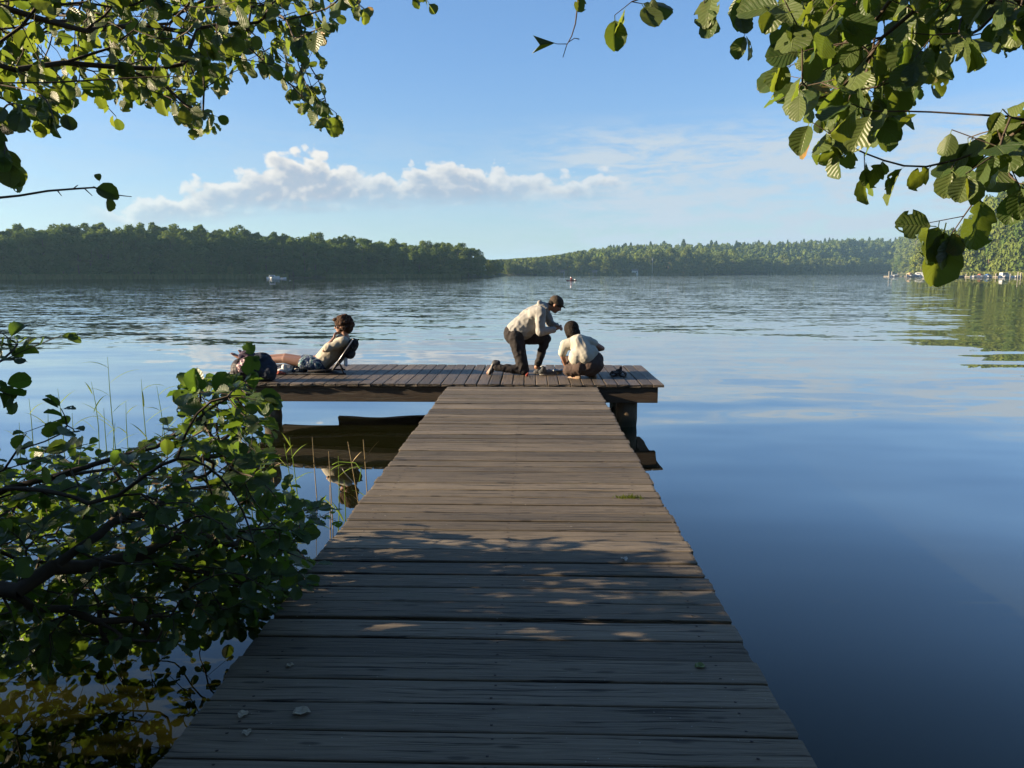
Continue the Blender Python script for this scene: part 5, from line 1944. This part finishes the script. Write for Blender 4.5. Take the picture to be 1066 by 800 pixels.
mb.add([q0, q1, q3, q2], [(0, 1, 2), (0, 2, 3)], 0, [(0, .5), (1, .2), (.7, .5), (1, .8)], .4)
o = mb.build("leaf", M_LEAF, tw_); s2 = o.modifiers.new("t", 'SOLIDIFY'); s2.thickness = .0006

# ---- the alder bush leaning over the water at lower left
rng = np.random.default_rng(71)
bu = thing("alder_bush", "dark leafy alder bush leaning over the water beside the jetty, lower left", "bush", (-4.2, 2.6, .2))
limbs = [
    [(-4.3, 2.7, .1), (-3.6, 2.9, .62), a3(-60, 560, 2.8), a3(0, 520, 2.85), a3(60, 505, 2.95), a3(110, 492, 3.0), a3(150, 478, 3.1), a3(185, 445, 3.25), a3(215, 420, 3.3), a3(245, 405, 3.4), a3(275, 392, 3.45)],
    [(-4.3, 2.7, .1), (-3.4, 2.6, .40), a3(-50, 590, 2.6), a3(0, 605, 2.65), a3(60, 632, 2.75), a3(130, 650, 2.9), a3(190, 640, 3.1)],
    [a3(0, 605, 2.65), a3(40, 590, 2.7), a3(90, 578, 2.8), a3(150, 572, 3.0), a3(215, 560, 3.3), a3(262, 560, 3.5)],
    [a3(90, 578, 2.8), a3(110, 555, 2.9), a3(140, 538, 3.0), a3(190, 500, 3.2), a3(240, 470, 3.5), a3(268, 440, 3.6)],
    [a3(-60, 560, 2.8), a3(-30, 500, 2.6), a3(10, 480, 2.55), a3(40, 470, 2.5), a3(70, 462, 2.5)],
    [(-3.6, 2.9, .62), (-3.2, 2.6, 1.2), a3(-60, 400, 2.4), a3(-10, 380, 2.4), a3(20, 372, 2.4)],
    [a3(150, 572, 3.0), a3(210, 600, 3.2), a3(260, 610, 3.4), a3(290, 600, 3.5)],
]
P4 = [(-60, 470), (30, 470), (70, 455), (110, 468), (150, 462), (185, 430), (190, 400), (215, 392), (265, 392), (285, 420), (282, 450), (270, 480), (285, 510), (310, 520), (335, 520), (338, 545), (322, 562), (330, 590), (300, 630),
      (262, 640), (240, 655), (190, 668), (150, 672), (90, 690), (40, 700), (-60, 700)]
P5 = [(-60, 335), (20, 332), (45, 345), (68, 350), (72, 372), (50, 385), (58, 410), (25, 420), (-60, 425)]
P6 = [(20, 450), (60, 420), (85, 440), (95, 455), (60, 470)]
att = scatter(P4, 1350, 2.6, 4.0, rng, .036, .05)
att += scatter([(-60, 520), (250, 480), (300, 600), (250, 640), (100, 690), (-60, 690)], 1200, 3.0, 4.4, rng, .045, .05)
att += scatter([(240, 405), (262, 395), (275, 410), (262, 430), (236, 425)], 9, 3.3, 3.5, rng, .05)
att += scatter([(188, 402), (215, 390), (228, 420), (200, 430)], 9, 3.1, 3.4, rng, .05)
att += scatter([(262, 480), (290, 500), (345, 525), (352, 548), (320, 560), (300, 600), (280, 560)], 42, 3.6, 4.2, rng, .06, .05)
att += scatter(P5, 24, 2.3, 2.6, rng, .06) + scatter(P6, 8, 2.4, 2.6, rng, .05)
att += scatter([(190, 560), (300, 545), (322, 590), (290, 640), (240, 665), (200, 660)], 170, 3.2, 4.0, rng, .04, .03)
att += scatter([(225, 385), (262, 400), (275, 450), (285, 520), (240, 540), (205, 440)], 90, 3.2, 3.8, rng, .04)
nodes, par, nm = grow(limbs, att, .11, rng)
nodes[:, 2] = np.maximum(nodes[:, 2], .015)
wood_mesh("limb", nodes, par, nm, .0014, .42, M_TWIG, bu, .036)
B_, D_, N_, S_ = dress(nodes, par, nm, rng, .055, 1.7, .25, 'up', sizevar=.42)
ok = B_[:, 2] > .06
B_, D_, N_, S_ = B_[ok], D_[ok], N_[ok], S_[ok]
# a few single big leaves that stand against the water
EX = [((259, 396, 3.3), (.15, .1, 1), .085, (.2, -1, .3)), ((264, 408, 3.3), (.05, .1, .95), .07, (-.1, -1, .3)), ((264, 372, 3.3), (-.5, .1, 1), .06, (.6, -1, .2)), ((215, 428, 3.2), (-.9, .1, .1), .11, (0, -.8, .6)),
      ((206, 414, 3.2), (-.1, .1, 1), .10, (.1, -1, .2)), ((222, 412, 3.2), (.5, .1, .8), .09, (.1, -1, .2)), ((262, 420, 3.3), (.9, 0, .25), .10, (0, -.8, .5)), ((264, 378, 3.3), (.5, .2, .75), .030, (.3, -.8, .5))]
B_ = np.concatenate([B_, np.array([a3(*e[0]) for e in EX])]); D_ = np.concatenate([D_, np.array([e[1] for e in EX], float)])
N_ = np.concatenate([N_, np.array([e[3] for e in EX], float)]); S_ = np.concatenate([S_, np.array([e[2] for e in EX])])
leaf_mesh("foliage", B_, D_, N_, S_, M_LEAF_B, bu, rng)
print('LEAVES BUSH', len(B_))


# ---- undergrowth on the near bank, outside the picture on the left; it throws the shade on the near boards
def bank_shrub(x, y, R, H, seed, n, lab, gaps=()):
    rng = np.random.default_rng(seed)
    e = thing("bank_shrub", lab, "shrub", (x, y, .3), 0, "shrubs on the near bank")
    limbs = [[(x, y, .1), (x + rng.normal(0, R * .4), y + rng.normal(0, R * .4), H * .45), (x + rng.normal(0, R * .6), y + rng.normal(0, R * .6), H * .8)] for _ in range(6)]
    att = []
    while len(att) < n:
        p = rng.uniform(-1, 1, 3)
        if np.linalg.norm(p) > 1: continue
        p = np.array((x + p[0] * R, y + p[1] * R, H * .52 + p[2] * H * .48))
        att.append(p)
    nodes, par, nm = grow(limbs, att, .18, rng)
    wood_mesh("stem", nodes, par, nm, .002, .45, M_TWIG, e, .05)
    B_, D_, N_, S_ = dress(nodes, par, nm, rng, .085, 1.9, .2, 'up')
    N_ = N_ + rng.normal(0, .8, N_.shape) + np.array([-.9, 0, 0])
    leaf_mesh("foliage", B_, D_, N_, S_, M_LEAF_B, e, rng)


bank_shrub(-6.6, 2.55, 1.25, 3.3, 901, 400, "leafy shrub on the near left bank at the water's edge")
bank_shrub(-6.6, .9, 1.5, 3.0, 902, 620, "leafy shrub on the near left bank between the alder and the water's edge")
bank_shrub(-6.3, -1.2, 1.6, 3.2, 903, 500, "leafy shrub on the near left bank close to the shore end of the jetty")
bank_shrub(-4.9, 1.6, .85, 1.3, 904, 320, "low leafy shrub at the foot of the leaning alder")
bank_shrub(-8.6, 1.2, 1.7, 3.6, 905, 480, "tallest leafy shrub, set back on the near left bank")

# ------------------------------------------------------------------ reeds standing in the water on the left
M_REED = foliage_mat("reed_green", (0.10, 0.19, 0.035), (0.19, 0.26, 0.06), .40, (.26, .38, .05), obj_rand=True)
M_REED_D = simple("reed_dead", (0.24, 0.18, 0.09), .8, .3, 60)


def blade(mb, p, d, L, wd, droop, tint, n=7):
    p = Vector(p); d = Vector(d).normalized()
    s_ = d.cross(Vector((0, 0, 1)))
    s_ = s_.normalized() if s_.length > .1 else Vector((1, 0, 0))
    vs = []
    q = p.copy()
    for i in range(n + 1):
        t = i / n
        w_ = wd * (math.sin(math.pi * min(.98, t * .85 + .12))) * (1 - t * .3)
        if i == n: w_ = .0005
        vs += [q - s_ * w_, q + Vector((0, 0, -w_ * .5)), q + s_ * w_]
        d = (d + Vector((0, 0, -droop / n))).normalized()
        q = q + d * (L / n)
    fs = []
    for i in range(n):
        for j in range(2):
            fs.append((i * 3 + j, (i + 1) * 3 + j, (i + 1) * 3 + j + 1, i * 3 + j + 1))
    mb.add(vs, fs, 0, None, tint)


def reed(base, top, nl, label, group, seed, dead=False, leafl=.26):
    rr = random.Random(seed)
    base = Vector(base); top = Vector(top)
    base.z = -.25
    e = thing("reed", label, "reed", (base.x, base.y, 0), 0, group)
    mb = MB()
    bend = Vector((rr.gauss(0, .015), rr.gauss(0, .015), 0))
    pts = [base.lerp(top, t) + bend * math.sin(t * 3.1) for t in (0, .25, .5, .75, 1)]
    mb.tube(pts, [.0052, .0050, .0046, .0038, .0018], 6)
    mb.build("stem", M_REED_D if dead else M_REED, e, True)
    for k in range(nl):
        t = .35 + .62 * (k + .5) / nl
        p = base.lerp(top, t)
        a = (0 if k % 2 else math.pi) + rr.gauss(0, .5)
        mb = MB()
        blade(mb, p, (math.cos(a) * .7, math.sin(a) * .5, rr.uniform(.5, 1.3)), leafl * rr.uniform(.6, 1.3), .0100, rr.uniform(.4, 1.3), rr.random())
        mb.build("leaf", M_REED_D if dead and rr.random() < .5 else M_REED, e, True)
    return e


G1 = "reeds standing in the water on the left"
ZR = [(112, 372, 8.6, 5, "tallest reed in the water on the left, with leaves to its tip"), (147, 395, 8.3, 4, "reed with a drooping plume beside the tallest one"),
      (163, 402, 8.4, 4, None), (95, 398, 8.8, 3, None), (60, 405, 8.6, 2, None), (30, 415, 8.3, 2, None), (108, 425, 7.9, 3, None), (131, 418, 8.9, 2, None),
      (188, 430, 8.2, 4, None), (75, 430, 8.0, 2, None), (50, 425, 9.0, 1, None), (20, 440, 8.5, 1, None), (170, 440, 7.8, 2, None), (120, 440, 8.0, 3, None)]
for i, (px, py, Y, nl, lab) in enumerate(ZR):
    top = at(px, py, Y)
    reed((top.x + random.Random(i).gauss(0, .03), Y, 0), top, nl, lab or "slim green reed rising from the water at the left among others like it", G1, 300 + i, False, .30)
G2 = "bent reeds between the bush and the jetty"
ZR = [(301, 455, 6.6, 5, False, "bright green reed leaning right in front of the platform's left post"), (296, 462, 6.5, 4, False, "bright green reed with spreading blades under the platform"),
      (362, 460, 6.0, 2, True, None), (378, 458, 6.1, 2, True, None), (342, 470, 6.0, 2, True, None), (352, 475, 5.8, 2, False, "low green reed with folded blades near the jetty's left edge"),
      (270, 455, 6.8, 3, False, None), (281, 470, 6.3, 2, True, None), (325, 455, 6.9, 0, True, "bare dead reed stem alone between the two leafy clumps"), (358, 500, 5.2, 1, False, None), (343, 505, 5.0, 1, True, None),
      (262, 470, 6.5, 3, False, None)]
for i, (px, py, Y, nl, dead, lab) in enumerate(ZR):
    top = at(px, py, Y)
    if top.z < .08: top.z = .12
    reed((top.x + random.Random(i).gauss(0, .05), Y + .05, 0), top, nl, lab or ("dead brown reed poking from the dark reflection by the jetty" if dead else "short green reed in the dark reflection by the jetty"), G2, 350 + i, dead, .20)
# folded stems lying across
mb = MB()
mb.tube([at(346, 484, 5.8), at(352, 481, 5.8), at(370, 482, 5.8), at(376, 490, 5.7), at(374, 502, 5.7)], .0035, 6)
mb.tube([at(300, 487, 6.2), at(270, 468, 6.3), at(262, 455, 6.4)], .003, 6)
tag(mb.build("reed", M_REED, None, True), "broken green reed stalk folded over the water beside the jetty", "reed")

# ------------------------------------------------------------------ boats and far shore furniture
HULLW = simple("boat_white", (.52, .54, .56), .35, .06, 2)
HULLB = simple("boat_navy", (.03, .05, .12), .35, .1, 2)
CANB = simple("canopy_blue", (.05, .12, .30), .8, .1, 2)
CANG = simple("canopy_grey", (.16, .17, .19), .8, .1, 2)
CANT = simple("canopy_tan", (.50, .33, .18), .8, .1, 2)
GLS = simple("dark_glass", (.02, .03, .04), .1, .1, 2, 0, .6)
WOODP = simple("grey_wood", (.25, .22, .18), .9, .3, 3)


def hull(name, L, Wd, Hh, mat, parent, R):
    sec = 9
    vs = []; fs = []
    for i in range(sec):
        t = i / (sec - 1)
        w_ = Wd / 2 * min(1, math.sin(math.pi * min(1, .5 + (1 - t) * .55))) if t < .35 else Wd / 2 * (1 - ((t - .35) / .65) ** 2.2) + .02
        sh_ = Hh * (1 + .35 * t * t)
        x = -L / 2 + L * t
        for (yy, zz) in ((-w_, sh_), (-w_ * .85, Hh * .35), (-w_ * .4, -.12), (w_ * .4, -.12), (w_ * .85, Hh * .35), (w_, sh_)):
            vs.append(R @ Vector((x, yy, zz)))
    for i in range(sec - 1):
        for j in range(5):
            fs.append((i * 6 + j, (i + 1) * 6 + j, (i + 1) * 6 + j + 1, i * 6 + j + 1))
        fs.append((i * 6 + 5, (i + 1) * 6 + 5, (i + 1) * 6, i * 6))
    fs.append(tuple(range(6))); fs.append(tuple((sec - 1) * 6 + k for k in reversed(range(6))))
    mb = MB(); mb.add(vs, fs)
    return mb.build(name, mat, parent)


def boat(px, D, L, ang, label, kind, group=None, hm=None, cm=None):
    x, y = polar(px, D)
    e = thing("cabin_boat" if kind == 'cabin' else ("motorboat" if kind == 'canopy' else "rowing_boat"), label, "boat", (x, y, 0), 0, group)
    R = Matrix.Translation((x, y, 0)) @ Matrix.Rotation(ang, 4, 'Z')
    hull("hull", L, L * .34, L * .13 + .15, hm or HULLW, e, R)
    if kind == 'cabin':
        mb = MB(); mb.box((-L * .28, -L * .12, L * .13), (L * .16, L * .12, L * .30), 0, R, .08); mb.build("cabin", HULLW, e)
        mb = MB(); mb.box((-L * .22, -L * .123, L * .19), (L * .10, L * .123, L * .26), 0, R); mb.build("window", GLS, e)
        mb = MB(); mb.tube([R @ Vector((L * .18, -L * .1, L * .15)), R @ Vector((L * .3, -L * .08, L * .25)), R @ Vector((L * .47, 0, L * .27)), R @ Vector((L * .3, L * .08, L * .25)), R @ Vector((L * .18, L * .1, L * .15))], .025, 5); mb.build("rail", MET, e)
    elif kind == 'canopy':
        mb = MB()
        n = 6
        vs = []; fs = []
        for i in range(n + 1):
            t = i / n
            zc = L * (.17 + .14 * math.sin(math.pi * (t * .8 + .12)))
            for yy in (-.14, -.09, 0, .09, .14):
                vs.append(R @ Vector((-L * .30 + L * .50 * t, L * yy, zc * (1 - (abs(yy) / .14) ** 3 * .35))))
        for i in range(n):
            for j in range(4):
                fs.append((i * 5 + j, (i + 1) * 5 + j, (i + 1) * 5 + j + 1, i * 5 + j + 1))
        mb.add(vs, fs); o = mb.build("canopy", cm or CANB, e, True); s2 = o.modifiers.new("t", 'SOLIDIFY'); s2.thickness = .06
        mb = MB(); mb.box((L * .16, -L * .12, L * .14), (L * .19, L * .12, L * .24), 0, R); mb.build("windscreen", GLS, e)
    else:
        for k in (-.2, .1):
            mb = MB(); mb.box((L * k, -L * .13, L * .10), (L * (k + .06), L * .13, L * .12), 0, R); mb.build("bench", WOODP, e)
    return e


boat(284, 258, 4.0, .25, "white cabin boat moored before the shaded left wood", 'cabin')
boat(294.5, 257, 2.0, .1, "tiny white dinghy beside the cabin boat before the left wood", 'row')
GM = "boats moored at the marina"
MAR = [(931, 385, 5.5, .4, "leftmost low white boat at the marina's outer end", 'row', None, None), (948, 383, 6.5, .5, "boat under a tan cover at the marina", 'canopy', None, CANT),
       (956, 386, 6.5, 2.6, "white cabin boat just right of the tan-covered one", 'cabin', None, None), (963, 380, 6.5, .3, "grey-covered boat in the middle of the marina", 'canopy', None, CANG),
       (976, 376, 7.5, .15, "long low white motor cruiser in the middle of the marina", 'cabin', None, None), (983.5, 375, 5.5, .2, "navy-hulled boat with a grey cover at the marina", 'canopy', HULLB, CANG),
       (992, 372, 5.0, .5, "white boat with a dark cover left of the marina's gap", 'canopy', None, CANG), (1000, 374, 4.0, .2, "small dark rowing boat in the marina's gap", 'row', HULLB, None),
       (1014, 366, 4.0, .3, "small white rowing boat left of the red-brown covered boat", 'row', None, None), (1021, 364, 5.2, .6, "boat under a red-brown cover near the marina's right part", 'canopy', None, simple("canopy_rust", (.30, .12, .08), .8, .1, 2)),
       (1029, 364, 5.0, .4, "boat under a bright blue cover near the marina's right part", 'canopy', None, CANB), (1046, 360, 6.5, .3, "white cabin boat with a rounded cabin right of the blue-covered boat", 'cabin', None, None),
       (1058, 362, 4.5, .1, "small white boat at the right-hand jetty posts", 'row', None, None)]
for (px, D, L, ang, lab, kind, hm, cm) in MAR:
    boat(px, D, L, ang, lab, kind, GM, hm, cm)
# marina pontoons and mooring posts
pn = thing("pontoon", "low grey pontoon along which the marina boats lie", "pontoon", (*polar(960, 392), 0))
p0 = Vector((*polar(921, 392), .45)); p1 = Vector((*polar(1064, 372), .45))
dv = (p1 - p0).normalized(); nv = Vector((-dv.y, dv.x, 0))
mb = MB()
mb.add([p0 - nv * .8, p1 - nv * .8, p1 + nv * .8, p0 + nv * .8] + [q - Vector((0, 0, .3)) for q in (p0 - nv * .8, p1 - nv * .8, p1 + nv * .8, p0 + nv * .8)],
       [(0, 1, 2, 3), (7, 6, 5, 4), (0, 4, 5, 1), (1, 5, 6, 2), (2, 6, 7, 3), (3, 7, 4, 0)])
mb.build("deck", WOODP, pn)
for k in range(12):
    q = p0.lerp(p1, k / 11)
    mb = MB(); mb.tube([(q.x, q.y, -.8), (q.x, q.y, .35)], .14, 7); mb.build("pile", WOODP, pn, True)
PALEP = simple("pale_post", (.30, .28, .24), .8, .1, 3)
for k, (px, D, Hh) in enumerate(((925.5, 386, 2.6), (928.5, 386, 2.5), (935, 388, 1.8), (944, 380, 1.6), (1006, 370, 1.5), (1037, 362, 1.7), (1052, 356, 1.6), (1060, 352, 2.3), (1063, 352, 2.0), (1069, 350, 1.8))):
    x, y = polar(px, D)
    mb = MB(); mb.tube([(x, y, -.8), (x, y, Hh - .1), (x, y, Hh)], [.16, .15, .06], 8)
    tag(mb.build("mooring_post", PALEP, None, True), "pale mooring post standing in the water at the marina", "post", "mooring posts at the marina")

# paddler on a red boat, far out
x, y = polar(595, 195)
ky = thing("kayak", "small dark red kayak far out in the middle of the lake", "kayak", (x, y, 0))
R = Matrix.Translation((x, y, 0)) @ Matrix.Rotation(.5, 4, 'Z')
hull("hull", 3.0, .75, .22, simple("kayak_red", (.16, .04, .035), .4, .1, 3), ky, R)
mb = MB(); mb.tube([R @ Vector((-.25, -.2, .26)), R @ Vector((.3, -.2, .27)), R @ Vector((.35, .2, .27)), R @ Vector((-.25, .2, .26))], .03, 6); mb.build("coaming", BLK, ky, True)
pd = thing("person", "distant paddler in a red top seated in the kayak", "person", (x, y, .2))
W3 = lambda a, b, c: R @ Vector((a, b, c))
fuse("body", [('c', W3(-.1, 0, .22), W3(-.06, 0, .60), .15, .17), ('c', W3(-.06, 0, .62), W3(-.04, 0, .80), .07, .06), ('o', W3(-.03, 0, .90), (.10, .085, .12), (1, 0, 0), (0, 0, 1)),
              ('c', W3(-.05, -.2, .64), W3(.15, -.32, .48), .055, .04), ('c', W3(.15, -.32, .48), W3(.36, -.30, .55), .04, .035),
              ('c', W3(-.05, .2, .64), W3(.15, .32, .48), .055, .04), ('c', W3(.15, .32, .48), W3(.36, .30, .55), .04, .035),
              ('c', W3(-.1, -.1, .24), W3(.55, -.12, .26), .09, .06), ('c', W3(-.1, .1, .24), W3(.55, .12, .26), .09, .06)], SKIN, pd, .02, 2)
fuse("red_top", [('c', W3(-.1, 0, .24), W3(-.06, 0, .60), .18, .20), ('c', W3(-.05, -.2, .64), W3(.12, -.30, .50), .08, .06), ('c', W3(-.05, .2, .64), W3(.12, .30, .50), .08, .06)],
     simple("red_top", (.14, .025, .02), .9, .1, 4), pd, .02, 2)
fuse("hair", [('o', W3(-.045, 0, .94), (.105, .095, .10), (1, 0, 0), (0, 0, 1))], HAIRD, pd, .02, 1)
mb = MB(); mb.tube([W3(.36, -1.0, .30), W3(.36, 0, .56), W3(.36, 1.0, .82)], .018, 6)
for sg, zz in ((-1, .30), (1, .82)):
    mb.box((.34, sg * 1.0 - .2, zz - .09), (.38, sg * 1.0 + .2, zz + .09), 0, R)
tag(mb.build("paddle", simple("paddle_white", (.6, .6, .6), .5), None, True), "kayak paddle held by the distant paddler", "paddle")

# small buildings on the far shore
ROOF = simple("roof_grey", (.12, .10, .09), .8, .2, 1)
ROOFR = simple("roof_brown", (.05, .03, .025), .8, .2, 1)


def shed(px, off, wx, wy, wz, roof, label, wall, name="boathouse"):
    D = shore_d(math.degrees(az_of(px))) + off
    x, y = polar(px, D)
    g = max(.3, ground_h(x, y))
    e = thing(name, label, "house", (x, y, g))
    R = Matrix.Translation((x, y, g)) @ Matrix.Rotation(az_of(px) * -1, 4, 'Z')
    mb = MB(); mb.box((-wx / 2, -wy / 2, -1), (wx / 2, wy / 2, wz), 0, R); mb.build("wall", wall, e)
    mb = MB()
    o_ = .35
    a = [R @ Vector(p) for p in ((-wx / 2 - o_, -wy / 2 - o_, wz + .004), (wx / 2 + o_, -wy / 2 - o_, wz + .004), (wx / 2 + o_, wy / 2 + o_, wz + .004), (-wx / 2 - o_, wy / 2 + o_, wz + .004), (-wx / 2 - o_, 0, wz + wy * .35), (wx / 2 + o_, 0, wz + wy * .35))]
    mb.add(a, [(0, 1, 5, 4), (2, 3, 4, 5), (0, 4, 3), (1, 2, 5), (3, 2, 1, 0)]); mb.build("roof", roof, e)
    for sx in (-.3, .25):
        mb = MB(); mb.box((wx * sx - .4, -wy / 2 - .03, wz * .35), (wx * sx + .4, -wy / 2 - .004, wz * .75), 0, R); mb.build("window", GLS, e)
    mb = MB(); mb.box((-.45, -wy / 2 - .03, .02), (.35, -wy / 2 - .004, wz * .72), 0, R); mb.build("door", ROOFR, e)
    return e


WALLW = simple("white_render", (.68, .66, .60), .8, .05, 1)
WALLG = simple("grey_boards", (.20, .19, .18), .9, .2, 1)
shed(661, -2, 5.0, 4.5, 3.0, ROOF, "small white boathouse at the foot of the hill across the lake", WALLW)
shed(585, -2, 4.5, 4, 2.4, ROOFR, "low dark boathouse at the left foot of the hill across the lake", WALLG)
shed(619, -2, 3.5, 3.5, 2.2, ROOF, "smallest grey boathouse, between the white and the low dark one", WALLG)
x, y = polar(679, shore_d(math.degrees(az_of(679))) - 4)
mb = MB(); mb.tube([(x, y, -1), (x, y, 14.5)], [.15, .09], 8)
mb.tube([(x, y, 13.9), (x + 1.6, y, 13.3)], [.06, .03], 6)
tag(mb.build("flagpole", simple("pole_white", (.62, .62, .62), .5, .05, 1), None, True), "tall pale pole on the shore right of the white boathouse", "pole")

# ------------------------------------------------------------------ the air
def haze():
    m_ = bpy.data.materials.new("haze_air")
    m_.use_nodes = True
    nt = NT(m_.node_tree)
    nt.n.clear()
    out = nt.node('ShaderNodeOutputMaterial')
    v = nt.node('ShaderNodeVolumePrincipled')
    v.inputs['Color'].default_value = (0.42, 0.72, 1.0, 1)
    v.inputs['Density'].default_value = HAZE_DENS
    v.inputs['Anisotropy'].default_value = 0.2
    nt.l.new(v.outputs[0], out.inputs['Volume'])
    mb = MB()
    mb.box((-5700, -5700, -3.0), (5700, 5700, 90.0))
    o = mb.build("haze", m_)
    tag(o, "pale blue air thickening towards the far shores", "haze", None, 'stuff')


HAZE_DENS = 0.00019
haze()
